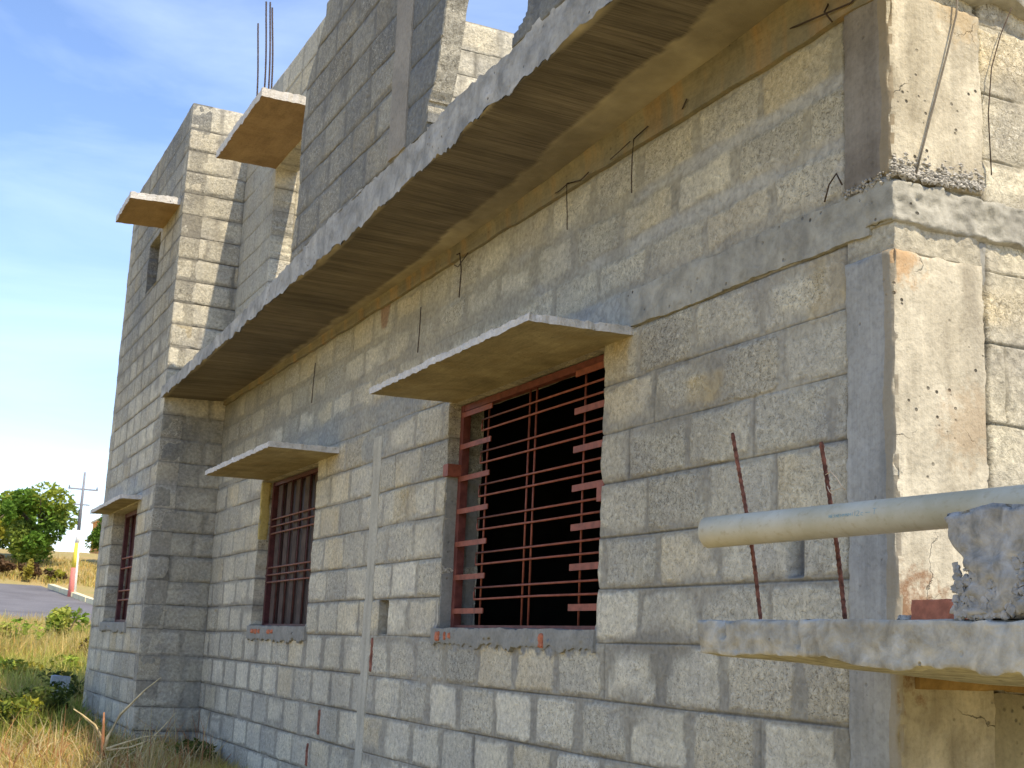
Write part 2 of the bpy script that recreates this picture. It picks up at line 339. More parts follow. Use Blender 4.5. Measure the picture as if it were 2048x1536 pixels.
# ------------------------------------------------------------------ block masonry panels
def panel(name, parent, O, Ud, Nd, us, vs, rows, phase, solid, thick=.18, seed=1, pitch=.40, amp=1.0, tint=(0, 0, 0), wob=.008, snap=None,
          colour_fn=None, disp_fn=None, hfn=None, gfn=None, smear=0.0, back=True):
    """masonry face: O origin, Ud horizontal dir, z up, Nd outward normal. us,vs grid lines; rows joint heights; solid(u,v)->bool."""
    Ud = np.array(Ud, float); Nd = np.array(Nd, float); O = np.array(O, float)
    us = np.asarray(us, float); vs = np.asarray(vs, float)
    Ug, Vg = np.meshgrid(us, vs, indexing='ij')
    rows = np.array(rows)
    wv = Vg + .003*vn(Ug*2.2, Vg*1.5, 0, seed+3)
    ri = np.clip(np.searchsorted(rows, wv)-1, 0, len(rows)-2)
    z0 = rows[ri]; z1 = rows[ri+1]
    ph = np.array([phase.get(i, (_hash(np.array([i]), np.array([seed]), np.array([5]), 9)[0])*pitch) if isinstance(phase, dict) else phase[i] for i in range(len(rows))])[ri]
    jw = .012*vn(Ug*2.0, ri*3.1, 0, seed+8)
    q = (Ug-ph+jw)/pitch; bi = np.floor(q); fu = (q-bi)*pitch
    half = .014 + .012*np.maximum(0, vn(bi*1.7, ri*2.3, 0, seed+5))+.007*vn(Ug*7, Vg*9, 0, seed+6)
    halfz = .011+.010*np.maximum(0, vn(Ug*2.2, Vg*3, 0, seed+7))
    if hfn is not None:
        ha, hb = hfn(Ug, Vg); half = half*ha; halfz = halfz*hb
    du = np.minimum(fu, pitch-fu)-half; dv = np.minimum(wv-z0, z1-wv)-halfz
    rc = .02
    d = np.where((du < rc) & (dv < rc), rc-np.hypot(np.maximum(0, rc-du), np.maximum(0, rc-dv)), np.minimum(du, dv))
    d = d + .006*vn(Ug*26, Vg*26, 0, seed+9)+.004*vn(Ug*60, Vg*60, 0, seed+10)+.008*vn(Ug*7, Vg*9, 0, seed+12)
    blk = sstep(-.004, .008, d)
    # mortar smeared over block edges, here and there
    sm = fbm(Ug*1.9+.3, Vg*4.2, 0, seed+11)
    smf = sstep(.30-smear, .55-smear, sm)*sstep(.075, .01, d)
    sm2 = sstep(.62-smear*.6, .85-smear*.6, fbm(Ug*1.1, Vg*1.3, 0, seed+13))
    cover = np.clip(np.maximum(smf, sm2*.8), 0, 1)
    blk2 = blk*(1-cover)
    hsh = lambda s: _hash(bi, ri, np.zeros_like(bi), seed+s)
    dblk = sstep(-.012, .018, d)
    disp = amp*(dblk*(.0026 + .004*(hsh(1)-.5) + (hsh(2)-.5)*.02*(fu-.2)) + .0025*fbm(Ug*14, Vg*14, 0, seed+21) - .002)
    disp = disp + amp*cover*.003*(1-blk)
    # thin struck line along each bed joint, broken now and then
    jd = np.minimum(np.abs(wv-z0), np.abs(z1-wv))
    line = sstep(.0055, .002, jd)*sstep(-.25, .0, fbm(Ug*1.3, ri*1.9, 0, seed+31))
    vline = sstep(.006, .002, np.minimum(fu, pitch-fu))*sstep(.35, .65, vn(bi*2.1+7, ri*1.3, 0, seed+33))
    groove = np.maximum(line, vline*.8)
    if gfn is not None: groove = groove*gfn(Ug, Vg)
    disp = disp - groove*.007
    t1, t2, t3 = hsh(3), hsh(4), hsh(5)
    tv = .90+.24*t1*t1+.06*hsh(6)
    base = np.stack([.545*tv, .53*tv, .46*tv], -1)
    yel = (np.clip((t2-.70)*2.2, 0, 1)*(.4+.6*sstep(-.5, .4, fbm(Ug*5, Vg*5, 0, seed+41))))[..., None]
    base = base*(1-yel)+yel*np.array([.54, .46, .30])
    gry = (np.clip((t3-.72)*2.6, 0, 1))[..., None]
    base = base*(1-gry)+gry*np.array([.35, .35, .325])
    mort = np.array([.345, .337, .302])*(1+.10*fbm(Ug*3, Vg*6, 0, seed+43))[..., None]
    colr = base*blk2[..., None]+mort*(1-blk2[..., None])
    edge = (sstep(-.006, .0, d)*sstep(.010, .0, d))[..., None]
    colr = colr*(1-.12*edge*(1-cover[..., None]))
    colr = colr*(1-.60*groove[..., None])
    mot = fbm(Ug*.9, Vg*.9, 0, seed+47)[..., None]; mot2 = sstep(.15, .6, fbm(Ug*1.7, Vg*1.1, 0, seed+49))[..., None]
    colr = colr*(1+.16*mot)*(1-.14*mot2)*np.array([1.055, 1.01, .93]) + np.array(tint)
    al = blk2*(.35+.75*hsh(7))
    if colour_fn is not None: colr, al, disp = colour_fn(Ug, Vg, colr, al, disp)
    if disp_fn is not None: disp = disp+disp_fn(Ug, Vg)
    # cells
    uc = (us[:-1]+us[1:])/2; vc = (vs[:-1]+vs[1:])/2
    Uc, Vc = np.meshgrid(uc, vc, indexing='ij'); S = solid(Uc, Vc)
    nU, nV = len(us), len(vs)
    inb = np.zeros((nU, nV)); cnt = np.zeros((nU, nV)); Sf = S.astype(int)
    for a in (0, 1):
        for b in (0, 1):
            inb[a:nU-1+a, b:nV-1+b] += Sf; cnt[a:nU-1+a, b:nV-1+b] += 1
    bd = (inb < cnt) & (inb > 0)
    ju = wob*(vn(Vg*16, Ug*2, 0, seed+61)+.5*vn(Vg*45, Ug*3, 0, seed+62)); jv = wob*vn(Ug*13, Vg*2, 0, seed+63)
    if snap is not None: ju = ju+snap(Ug, Vg, bd)
    Up = Ug+ju*bd; Vp = Vg+jv*bd*.6
    P = O[None, None]+Up[..., None]*Ud+Vp[..., None]*np.array([0, 0, 1.])+disp[..., None]*Nd
    Pb = O[None, None]+Up[..., None]*Ud+Vp[..., None]*np.array([0, 0, 1.])-(thick)*Nd
    used = inb > 0
    idx = -np.ones((nU, nV), int); idx[used] = np.arange(used.sum()); nf = used.sum()
    I, J = np.nonzero(S)
    flip = np.dot(np.cross(Ud, [0, 0, 1.]), Nd) < 0
    q = np.stack([idx[I, J], idx[I+1, J], idx[I+1, J+1], idx[I, J+1]], 1)
    if flip: q = q[:, ::-1]
    faces = [q]
    V = [P[used]]; C = [np.concatenate([colr, al[..., None]], -1)[used]]
    V.append(Pb[used]); C.append(C[0]*np.array([.9, .9, .9, 1]))
    if back: faces.append(q[:, ::-1]+nf)
    # rims
    Sp = np.zeros((nU+1, nV+1), bool); Sp[1:-1, 1:-1] = S
    e = []
    a_, b_ = np.nonzero(S & ~Sp[:-2, 1:-1]); e.append((idx[a_, b_], idx[a_, b_+1]))
    a_, b_ = np.nonzero(S & ~Sp[2:, 1:-1]); e.append((idx[a_+1, b_+1], idx[a_+1, b_]))
    a_, b_ = np.nonzero(S & ~Sp[1:-1, :-2]); e.append((idx[a_+1, b_], idx[a_, b_]))
    a_, b_ = np.nonzero(S & ~Sp[1:-1, 2:]); e.append((idx[a_, b_+1], idx[a_+1, b_+1]))
    for s0, s1 in e:
        r = np.stack([s0, s1, s1+nf, s0+nf], 1)
        if flip: r = r[:, ::-1]
        faces.append(r)
    Fc = np.concatenate(faces)
    nfront = len(faces[0])
    o = mesh_obj(name, np.concatenate(V), Fc.tolist(), M_BLOCK, parent, False, np.concatenate(C))
    me = o.data; sm_ = np.zeros(len(me.polygons), bool); sm_[:nfront] = True; me.polygons.foreach_set('use_smooth', sm_)
    return o
def grid1(a, b, step, extra=(), fine=None):
    g = np.linspace(a, b, int(math.ceil((b-a)/step))+1)
    if fine is not None:   # keep the joints crisp with extra lines
        for z in fine:
            if a < z < b: extra = tuple(extra)+(z-.009, z-.005, z-.0015, z+.0015, z+.005, z+.009)
    ex = np.array([x for x in extra if a < x < b])
    if len(ex):
        g = np.concatenate([g, ex]); g.sort()
        keep = [0]
        exs = set(np.round(ex, 6))
        for i in range(1, len(g)):
            if g[i]-g[keep[-1]] > .0018: keep.append(i)
            elif round(g[i], 6) in exs and keep[-1] != 0: keep[-1] = i
        g = g[keep]
        if g[-1] < b-1e-9: g = np.append(g, b)
    return g
def gridx(a, b, s_far, s_near):
    """a far, b near: step shrinks toward b"""
    out = [a]; x = a
    while x < b:
        tt = (x-a)/(b-a); x += s_far+(s_near-s_far)*tt; out.append(x)
    out[-1] = b; return np.array(out)

def zslab(x): return np.interp(x, [-11.45, -6.1, -4.0, -2.8], [2.035, 2.115, 2.175, 2.20])
def zroot(x): return np.interp(x, [-11.45, -5.66, -3.27, -2.8], [2.06, 2.11, 2.20, 2.21])
def ztop(x): return np.interp(x, [-11.45, -8.7, -6.7, -4.1, -2.8], [2.135, 2.175, 2.30, 2.345, 2.36])
house = empty('unfinished_house', (-7.0, 1.0, -1.0))
tag(house, 'unfinished two storey house of bare grey concrete blocks with sunshades and barred windows', 'house')

JL = [-1.20, -1.01, -.80, -.602, -.391, -.178, .041, .246, .447, .663, .866, 1.066, 1.27, 1.42, 1.62, 1.825, 2.03, 2.2]
PH = {0: .1, 1: .3, 2: .2, 3: .32, 4: .12, 5: .32, 6: .17, 7: .29, 8: .20, 9: .07, 10: .24, 11: .12, 12: .30, 13: .17, 14: .36, 15: .10, 16: .2}

W1 = (-6.19, -4.55, .085, 1.245); W2 = (-9.92, -8.47, .085, 1.20)
def s_facade(u, v):
    h = np.ones_like(u, bool)
    for a, b, c, d in (W1, W2, (-7.075, -6.925, .05, .24)):
        h &= ~((u > a) & (u < b) & (v > c) & (v < d))
    return h
def c_facade(u, v, c, al, dsp):
    def blot(cx, cz, rx, rz, s, col, mixv, kill=True, rough=.35):
        nonlocal c, al, dsp
        e = ((u-cx)/rx)**2+((v-cz)/rz)**2 + rough*fbm(u*7, v*7, 0, s)*1.5
        f = sstep(1.15, .8, e)*mixv
        c = c*(1-f[..., None])+f[..., None]*np.array(col)*(1+.12*fbm(u*12, v*12, 0, s+1))[..., None]
        if kill: al = al*(1-f)
        dsp = dsp+f*.004*(1+fbm(u*20, v*20, 0, s+2))
    blot(-7.05, 1.32, .55, .10, 301, (.30, .30, .28), .9)
    blot(-7.35, 1.17, .22, .12, 302, (.33, .33, .30), .8)
    blot(-7.9, 1.35, .6, .12, 303, (.33, .32, .28), .85)
    blot(-8.9, 1.36, .8, .10, 306, (.36, .345, .30), .6)
    blot(-5.2, 1.38, 1.0, .07, 304, (.36, .365, .35), .8)
    blot(-4.52, 1.35, .20, .09, 305, (.42, .40, .35), .7)
    for (xa, xb, za, zb_, sd_) in ((-4.54, -4.36, 1.075, 1.26, 307), (-3.24, -3.05, 1.075, 1.262, 308), (-6.95, -6.60, .68, .86, 316), (-3.95, -3.7, .88, 1.0, 317)):
        wn = .03*fbm(u*14, v*14, 0, sd_)
        f = sstep(xa-.02, xa+.03, u+wn)*sstep(xb+.02, xb-.03, u+wn)*sstep(za-.01, za+.03, v+wn)*sstep(zb_+.01, zb_-.02, v)*(.35+.45*sstep(-.3, .4, fbm(u*9, v*9, 0, sd_+5)))
        c = c*(1-f[..., None])+f[..., None]*np.array((.50, .39, .20))
    blot(-11.2, 1.2, .3, .9, 309, (.30, .30, .27), .35)
    # darker yellow tone, stronger up towards the tie beam
    f = sstep(1.35, 2.0, v)*(.55+.45*fbm(u*1.4, v*3, 0, 312)); f = np.clip(f, 0, 1)*.55
    c = c*(1-f[..., None])+f[..., None]*np.array((.34, .29, .14))
    # ground bounce light painted in: lower blocks paler, mortar between them darker
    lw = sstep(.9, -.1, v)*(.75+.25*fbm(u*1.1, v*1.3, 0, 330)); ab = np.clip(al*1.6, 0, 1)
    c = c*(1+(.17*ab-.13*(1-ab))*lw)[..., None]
    for zj in (1.62, 1.825):
        f = sstep(.045, .012, np.abs(v-zj-.02*fbm(u*5, v*0, 0, 321)))*sstep(-.25, .3, fbm(u*2.2, v*3, 0, 322))*sstep(-6.8, -4.5, u)*.8
        c = c*(1-f[..., None])+f[..., None]*np.array((.45, .44, .40)); al = al*(1-f)
    for (xa, xb, za, zb_, cc) in ((-3.335, -3.262, .258, .45, (.17, .17, .16)), (-11.155, -11.105, .03, .215, (.04, .04, .035))):
        f = sstep(xa-.006, xa+.004, u)*sstep(xb+.006, xb-.004, u)*sstep(za-.006, za+.006, v)*sstep(zb_+.006, zb_-.006, v)*.95
        c = c*(1-f[..., None])+f[..., None]*np.array(cc); al = al*(1-f)
    f = sstep(-3.058, -3.052, u)*(.5+.5*sstep(-.3, .2, vn(v*7, 0*v, 0, 325))); c = c*(1-.75*f[..., None]); dsp = dsp-.008*f
    blot(-7.30, 2.0, .10, .12, 323, (.22, .10, .045), .7)
    blot(-2.98, 1.50, .12, .08, 324, (.36, .35, .33), .6)
    f = ((u > -5.66)*(u < -5.42)*(v > 1.325+.25*(u+5.66)*.15)*(v < 1.365)).astype(float); c = c*(1-.8*f[..., None]); dsp = dsp-.04*f
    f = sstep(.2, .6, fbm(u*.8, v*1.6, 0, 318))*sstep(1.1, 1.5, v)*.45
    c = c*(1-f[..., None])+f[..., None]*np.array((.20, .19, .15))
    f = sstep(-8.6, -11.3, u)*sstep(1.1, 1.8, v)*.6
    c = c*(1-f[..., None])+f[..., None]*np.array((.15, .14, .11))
    # splash zone at the foot
    f = sstep(-.85, -1.05, v+.08*fbm(u*3, v*3, 0, 313))*.5
    c = c*(1-f[..., None])+f[..., None]*np.array((.26, .20, .14))
    # heavy smeared bedding above the lintel
    # jagged mortar below the sills
    for a, b in ((W1[0]-.05, W1[1]+.02), (W2[0]-.05, W2[1]+.02)):
        lim = -.005+.022*vn(u*17, 0*u, 0, 314)+.012*vn(u*50, 0*u, 0, 315)
        f = ((u > a) & (u < b) & (v > lim) & (v < .1)).astype(float)
        c = c*(1-f[..., None])+f[..., None]*np.array((.275, .275, .26)); al = al*(1-f); dsp = dsp+f*.007
    return c, al, dsp
def d_facade(u, v):
    d = np.zeros_like(u)
    for x0, x1, z0, z1, dp in ((-3.335, -3.265, .262, .445, .05), (-11.15, -11.11, .03, .215, .05), (-3.42, -3.36, -.16, .02, .006)):
        d -= dp*sstep(x0-.008, x0+.004, u)*sstep(x1+.008, x1-.004, u)*sstep(z0-.006, z0+.004, v)*sstep(z1+.006, z1-.004, v)
    return d
ux = gridx(-11.45, -2.86, .028, .0075)
ux = np.unique(np.concatenate([ux, [W1[0], W1[1], W2[0], W2[1], -7.075, -6.925]]))
vz = grid1(-1.20, 2.03, .0125, (W1[2], W1[3], W2[3], .05, .24), JL)
def phase_list(d): return d
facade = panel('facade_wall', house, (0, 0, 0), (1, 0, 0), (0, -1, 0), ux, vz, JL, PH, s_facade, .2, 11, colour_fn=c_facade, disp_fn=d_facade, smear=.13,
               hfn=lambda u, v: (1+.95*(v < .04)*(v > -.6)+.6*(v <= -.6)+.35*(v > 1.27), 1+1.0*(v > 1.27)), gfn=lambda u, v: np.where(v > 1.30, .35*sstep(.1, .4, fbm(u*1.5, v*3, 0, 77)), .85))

# projecting front room: front face, right face, left face
JB = [-1.25]+JL[1:13]+[1.475, 1.68, 1.885, 2.09, 2.295, 2.50, 2.705, 2.91, 3.115, 3.32, 3.525, 3.73, 3.935, 4.14, 4.345, 4.55, 4.80]
W3 = (-13.65, -12.27, .085, 1.18); WU = (-13.1, -12.5, 3.35, 3.86)
def s_b(u, v):
    h = np.ones_like(u, bool)
    for a, b, c, d in (W3, WU): h &= ~((u > a) & (u < b) & (v > c) & (v < d))
    return h
def c_b(u, v, c, al, dsp):
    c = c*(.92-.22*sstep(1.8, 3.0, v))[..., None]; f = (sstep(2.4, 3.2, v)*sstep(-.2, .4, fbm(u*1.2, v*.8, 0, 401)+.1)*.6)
    c = c*(1-f[..., None])+f[..., None]*np.array((.18, .19, .19))
    f = ((u > W3[0]-.05) & (u < W3[1]+.03) & (v > .0+.02*vn(u*15, 0*u, 0, 402)) & (v < .1)).astype(float)
    c = c*(1-f[..., None])+f[..., None]*np.array((.29, .285, .265)); al = al*(1-f); dsp = dsp+f*.006
    f = ((v > 1.2) & (v < 1.45)) * .7*sstep(-.3, .2, fbm(u*2, v*5, 0, 403)); c = c*(1-f[..., None])+f[..., None]*np.array((.34, .345, .34)); al = al*(1-f)
    return c, al, dsp
ub = np.unique(np.concatenate([np.arange(-14.45, -11.455, .022), [-11.45, W3[0], W3[1], WU[0], WU[1]]]))
vb = grid1(-1.25, 4.80, .022, (W3[2], W3[3], WU[2], WU[3]), JB)
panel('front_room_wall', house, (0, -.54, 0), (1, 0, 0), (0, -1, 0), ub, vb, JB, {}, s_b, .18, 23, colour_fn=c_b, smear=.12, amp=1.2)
allsolid = lambda u, v: np.ones_like(u, bool)
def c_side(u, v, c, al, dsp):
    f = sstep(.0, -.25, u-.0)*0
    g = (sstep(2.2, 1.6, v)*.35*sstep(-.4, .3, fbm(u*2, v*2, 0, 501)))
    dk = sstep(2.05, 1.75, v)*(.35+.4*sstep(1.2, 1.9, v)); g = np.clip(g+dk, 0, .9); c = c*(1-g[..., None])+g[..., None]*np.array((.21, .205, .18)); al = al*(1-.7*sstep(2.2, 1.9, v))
    return c, al, dsp
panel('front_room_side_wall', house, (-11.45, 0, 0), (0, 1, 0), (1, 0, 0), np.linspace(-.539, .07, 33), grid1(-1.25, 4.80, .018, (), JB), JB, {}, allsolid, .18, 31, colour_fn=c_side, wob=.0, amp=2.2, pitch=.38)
panel('front_room_far_wall', house, (-14.45, 0, 0), (0, 1, 0), (-1, 0, 0), np.linspace(-.539, 4.6, 50), grid1(-1.25, 4.80, .1), JB, {}, allsolid, .18, 32, wob=.0)

# upper storey, set back wall with a wide opening under the sunshade
JU = [2.1, 2.295, 2.50, 2.705, 2.91, 3.115, 3.32, 3.525, 3.73, 3.935, 4.14, 4.345, 4.55, 4.80, 5.0]
WO = (-10.32, -7.55, 2.1, 3.9)
def s_u(u, v): return ~((u > WO[0]) & (u < WO[1]) & (v < WO[3]))
def c_u(u, v, c, al, dsp):
    f = (u < WO[0])*.75*np.ones_like(u); c = c*(1-f[..., None])+f[..., None]*np.array((.33, .33, .30)); al = al*(1-f)
    return c, al, dsp
panel('upper_wall', house, (0, 0.004, 0), (1, 0, 0), (0, -1, 0), np.unique(np.concatenate([np.arange(-11.44, -7.2, .022), [WO[0], WO[1], -7.2]])), grid1(2.12, 4.80, .02, (3.9,), JU), JU, {}, s_u, .18, 41, colour_fn=c_u, tint=(.03, .025, .01))
panel('upper_passage_wall', house, (-10.34, 0, 0), (0, 1, 0), (1, 0, 0), grid1(.19, 4.5, .03), grid1(2.12, 4.80, .025, (), JU), JU, {}, allsolid, .18, 43, wob=.0, amp=1.8, tint=(.03, .025, .01))
panel('upper_cross_wall', house, (-8.7, 0, 0), (0, 1, 0), (1, 0, 0), grid1(.86, 4.5, .03), grid1(2.12, 4.80, .025, (), JU), JU, {}, allsolid, .18, 47, wob=.01, tint=(.03, .025, .01))

# upper front wall flush with the slab edge, with a broken opening
JF = [2.12, 2.31, 2.515, 2.72, 2.925, 3.13, 3.335, 3.54, 3.80]
def s_f(u, v):
    left = (u > -7.43+.05*vn(v*3, 0*v, 0, 601)+sstep(3.32, 3.72, v)*.36)
    jamb = -5.25+.30*(v-2.35)+.02*vn(v*14, 0*v, 0, 602)
    rr = -4.20+.02*vn(v*12, 0*v, 0, 603)-.16*sstep(2.44, 2.36, v)
    left = left & (v > ztop(u)-.012)
    return left & ~((u > jamb) & (u < rr) & (v > 2.16)) & ~((u > rr) & (v > 2.85+.1*vn(u*4, 0*u, 0, 604)))
def snap_f(u, v, bd):
    jamb = -5.25+.30*(v-2.35)+.02*vn(v*14, 0*v, 0, 602); lf = -7.43+.05*vn(v*3, 0*v, 0, 601)+sstep(3.32, 3.72, v)*.36
    d = np.where(np.abs(u-jamb) < .03, jamb-u, 0); d = np.where(np.abs(u-lf) < .03, lf-u, d)
    return np.where((v > 2.45) & (v < 3.78), d, 0)
def c_f(u, v, c, al, dsp):
    # smeared render coat over most of the wall, darker and smoother to the right
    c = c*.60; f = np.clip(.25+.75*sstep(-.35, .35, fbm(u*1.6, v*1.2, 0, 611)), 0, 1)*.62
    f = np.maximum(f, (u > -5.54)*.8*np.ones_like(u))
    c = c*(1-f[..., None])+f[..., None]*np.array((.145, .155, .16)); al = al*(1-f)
    jm = -5.25+.30*(v-2.35)+.02*vn(v*14, 0*v, 0, 602); f = (np.abs(u-jm) < .022)*(v > 2.4)*(.8+.2*fbm(v*20, u*0, 0, 612))
    c = c*(1-f[..., None])+f[..., None]*np.array((.50, .46, .36)); al = np.maximum(al, f)
    return c, al, dsp
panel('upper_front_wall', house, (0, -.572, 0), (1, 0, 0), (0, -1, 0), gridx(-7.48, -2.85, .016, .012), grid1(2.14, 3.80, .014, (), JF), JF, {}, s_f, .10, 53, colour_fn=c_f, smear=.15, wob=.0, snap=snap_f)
rough_box('upper_column', (-5.75, -5.52, -.586, -.41, 2.315, 3.78), m_conc('beige_upper_column', (.25, .225, .185), (.33, .30, .25), 4, 50, pit=.3), house, (.03, .06, .03), .004, 8, 5)

# end wall
JE = [-1.2, -1.01, -.80, -.602, -.391, -.178, .041, .27, .50, .72, .97, 1.20, 1.42, 1.56, 1.78, 2.02, 2.25, 2.4]
def c_e(u, v, c, al, dsp):
    c = c*1.05+np.array((.04, .032, .01))
    g = sstep(.345-.004, .349, u)*sstep(.372, .362, u)*(.6+.4*sstep(-.4, .2, vn(v*9, 0*v, 0, 631)))
    mud = sstep(-.1, .4, fbm(u*4, v*5, 0, 632))*.55
    c = c*(1-mud[..., None])+mud[..., None]*np.array((.36, .33, .26)); al = np.maximum(al, .5*(1-mud))*(1-.3*mud)
    c = c*(1-.8*g[..., None]); dsp = dsp-.014*g+.006*mud
    return c, al, dsp
panel('end_wall', house, (-2.84, 0, 0), (0, 1, 0), (1, 0, 0), np.concatenate([grid1(.0, .9, .0075), np.arange(.92, 5.0, .05)]), grid1(-1.2, 2.3, .0085, (), JE), JE, {6: .28, 7: .05, 8: .30, 9: .02, 10: .24, 11: .3, 13: .33, 14: .28, 15: .06}, allsolid, .2, 61, pitch=.41, colour_fn=c_e, smear=.22, wob=0, amp=2.2)

# ------------------------------------------------------------------ columns, bands, beams
def col_warp(X, Y, Z, T):
    return X+.002*np.sin(Z*9), Y, Z
for (z0, z1, sd_) in ((-1.2, 1.205, 3), (1.43, 2.04, 7)):
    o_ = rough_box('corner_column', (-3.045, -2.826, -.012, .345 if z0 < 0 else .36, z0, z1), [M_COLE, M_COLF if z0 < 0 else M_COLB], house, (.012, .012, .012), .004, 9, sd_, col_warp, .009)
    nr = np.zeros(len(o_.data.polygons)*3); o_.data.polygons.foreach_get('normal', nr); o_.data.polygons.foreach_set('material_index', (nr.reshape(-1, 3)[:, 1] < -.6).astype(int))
rough_box('strip_column', (-7.335, -7.195, -.0065, .1, -1.2, 1.21), M_STRIP, house, (.03, .05, .03), .004, 6, 11, lambda X, Y, Z, T: (X+.006*np.sin(Z*4), Y, Z))
# lintel band, runs along the facade and turns the corner where it sticks out
def lint_warp(X, Y, Z, T):
    low = T[:, 2] < .35
    Z = Z+np.where(low, .005*vn(X*6, 0*X, 0, 71)+.003*vn(X*33, 0*X, 0, 72), .010*vn(X*8, 0*X, 0, 73))
    return X, Y-.004*fbm(X*20, Z*20, 0, 74), Z
rough_box('lintel_band', (-4.42, -2.93, -.012, .1, 1.272, 1.425), M_BAND, house, (.015, .05, .015), .003, 12, 13, lint_warp, .003)
def tiew(X, Y, Z, T):
    k = sstep(.42, .95, Y)
    Z = Z+np.where(T[:, 2] < .3, .010*vn(Y*13, X*9, 0, 81), .020*vn(Y*17, X*9, 0, 82))
    return X-.012*k+.012*fbm(Y*22, Z*22, X*9, 83)+.006*vn(Y*60, Z*60, 0, 84), Y, Z
rough_box('lintel_band', (-2.95, -2.821, -.014, 2.5, 1.285, 1.42), M_BAND, house, (.02, .008, .008), .004, 14, 17, tiew, .012)
# dark mortar packing under the band at the corner
def packw(X, Y, Z, T): return X-.010+.006*fbm(Y*18, Z*30, 0, 91), Y, Z+np.where(T[:, 2] < .5, .014*vn(Y*26, 0*Y, 0, 92)-.05*sstep(.27, .37, Y), 0)
rough_box('mortar_packing', (-2.90, -2.832, .004, .385, 1.19, 1.29), M_SILL, house, (.02, .012, .012), .003, 14, 19, packw, .004)
# loose exposed aggregate above the band
ag = []
for i in range(620):
    y = rnd.uniform(-.015, .35); z = 1.425+abs(rnd.gauss(0, .028))+.05*max(0, (y-.08))*1.2
    s = rnd.uniform(.003, .009)
    x = -2.826+rnd.uniform(-.006, .014)*(1 if z < 1.45 else .4)
    vv = []
    for a_, b_, c_ in ((1, 0, 0), (-1, 0, 0), (0, 1, 0), (0, -1, 0), (0, 0, 1), (0, 0, -1)):
        k = s*rnd.uniform(.6, 1.5); vv.append((x+a_*k*.6, y+b_*k*1.5+rnd.uniform(-.3, .3)*s, z+c_*k*.9+rnd.uniform(-.3, .3)*s))
    ag.append((vv, [(0, 2, 4), (2, 1, 4), (1, 3, 4), (3, 0, 4), (2, 0, 5), (1, 2, 5), (3, 1, 5), (0, 3, 5)]))
for i in range(60):
    x = rnd.uniform(-3.05, -2.83); y = -.016; z = 1.425+rnd.gauss(0, .008); s = rnd.uniform(.004, .009); vv = []
    for a_, b_, c_ in ((1, 0, 0), (-1, 0, 0), (0, 1, 0), (0, -1, 0), (0, 0, 1), (0, 0, -1)):
        k = s*rnd.uniform(.7, 1.2); vv.append((x+a_*k, y+b_*k, z+c_*k))
    ag.append((vv, [(0, 2, 4), (2, 1, 4), (1, 3, 4), (3, 0, 4), (2, 0, 5), (1, 2, 5), (3, 1, 5), (0, 3, 5)]))
v_, f_ = merge(ag); tag(mesh_obj('exposed_aggregate', v_, f_, M_GRAVEL, house, False), kind='stuff')
# tie beam under the slab
M_BEAM = m_conc('tie_beam_concrete', (.17, .15, .10), (.29, .25, .155), 4, 50, stripe=(1.0, 20, 30), pit=.5, bmp=.5, stain=(.42, .24, .08))
def beamw(X, Y, Z, T):
    top = zroot(X)+.03; bot = 2.022+.006*vn(X*9, 0*X, 0, 95)
    return X, Y-.012*sstep(.5, .8, T[:, 2]), bot+(top-bot)*T[:, 2]
rough_box('tie_beam', (-11.45, -2.835, -.022, .15, 2.02, 2.2), M_BEAM, house, (.03, .04, .02), .003, 8, 21, beamw, .002)
rough_box('tie_beam', (-2.95, -2.79, -.02, 3.0, 2.09, 2.34), M_BAND, house, (.03, .02, .02), .005, 12, 23, lambda X, Y, Z, T: (X, Y, Z+np.where(T[:, 2] < .4, .018*vn(Y*9, 0*Y, 0, 97), 0)), .012)
# balcony slab: soffit, fascia and body in one mesh with three materials
xs = np.concatenate([gridx(-11.452, -2.80, .035, .010), np.arange(-2.75, -.25, .06)])  # unseen run past the corner is added to shade the pipe and landing
ycount = 40
SV = []; SF = []; SC = []; SM = []
ybound = lambda x: np.interp(x, [-11.4, -10, -9, -6.6, -6.0, -5.25, -4.77, -3.8, -3.36, -2.8], [-.02, -.03, -.05, -.10, -.14, -.15, -.18, -.22, -.26, -.30])
ys = np.linspace(-.572, .0, ycount)
Xg, Yg = np.meshgrid(xs, ys, indexing='ij'); tt = (Yg+.572)/.572
Zg = zslab(Xg)*(1-tt)+zroot(Xg)*tt+.0007*fbm(Xg*60, Yg*2, 0, 701)+.003*fbm(Xg*3, Yg*5, 0, 702)
yb_ = ybound(Xg)+.022*fbm(Xg*11, Yg*3, 0, 703)+.02*vn(Xg*2.2, 0*Xg, 0, 704)
tanm = np.maximum(sstep(-.006, .006, Yg-yb_), sstep(-.548, -.568, Yg+.02*fbm(Xg*3, Yg*3, 0, 705)+.035*vn(Xg*1.6, 0*Xg, 0, 706)))
Zg = Zg-.004*tanm
drip = .016*np.maximum(0, vn(Xg*38, 0*Xg, 0, 707))+.014*vn(Xg*9, 0*Xg, 0, 708)
Zg = np.where(Yg < -.571, Zg-drip, Zg)
nx_, ny_ = Xg.shape
SV.append(np.stack([Xg, Yg, Zg], -1).reshape(-1, 3)); a0 = np.concatenate([np.ones((nx_*ny_, 3))*.3, tanm.reshape(-1, 1)], 1); SC.append(a0)
I, J = np.meshgrid(range(nx_-1), range(ny_-1), indexing='ij'); I = I.ravel(); J = J.ravel()
SF.append(np.stack([I*ny_+J, I*ny_+J+1, (I+1)*ny_+J+1, (I+1)*ny_+J], 1)); SM += [0]*len(I)
nk = 16; ks = np.linspace(0, 1, nk); off = nx_*ny_
zb = Zg[:, 0]; Xf, Kf = np.meshgrid(xs, ks, indexing='ij')
topj = ztop(xs)+.010*vn(xs*24, 0*xs, 0, 711)+.012*vn(xs*5, 0*xs, 0, 712)
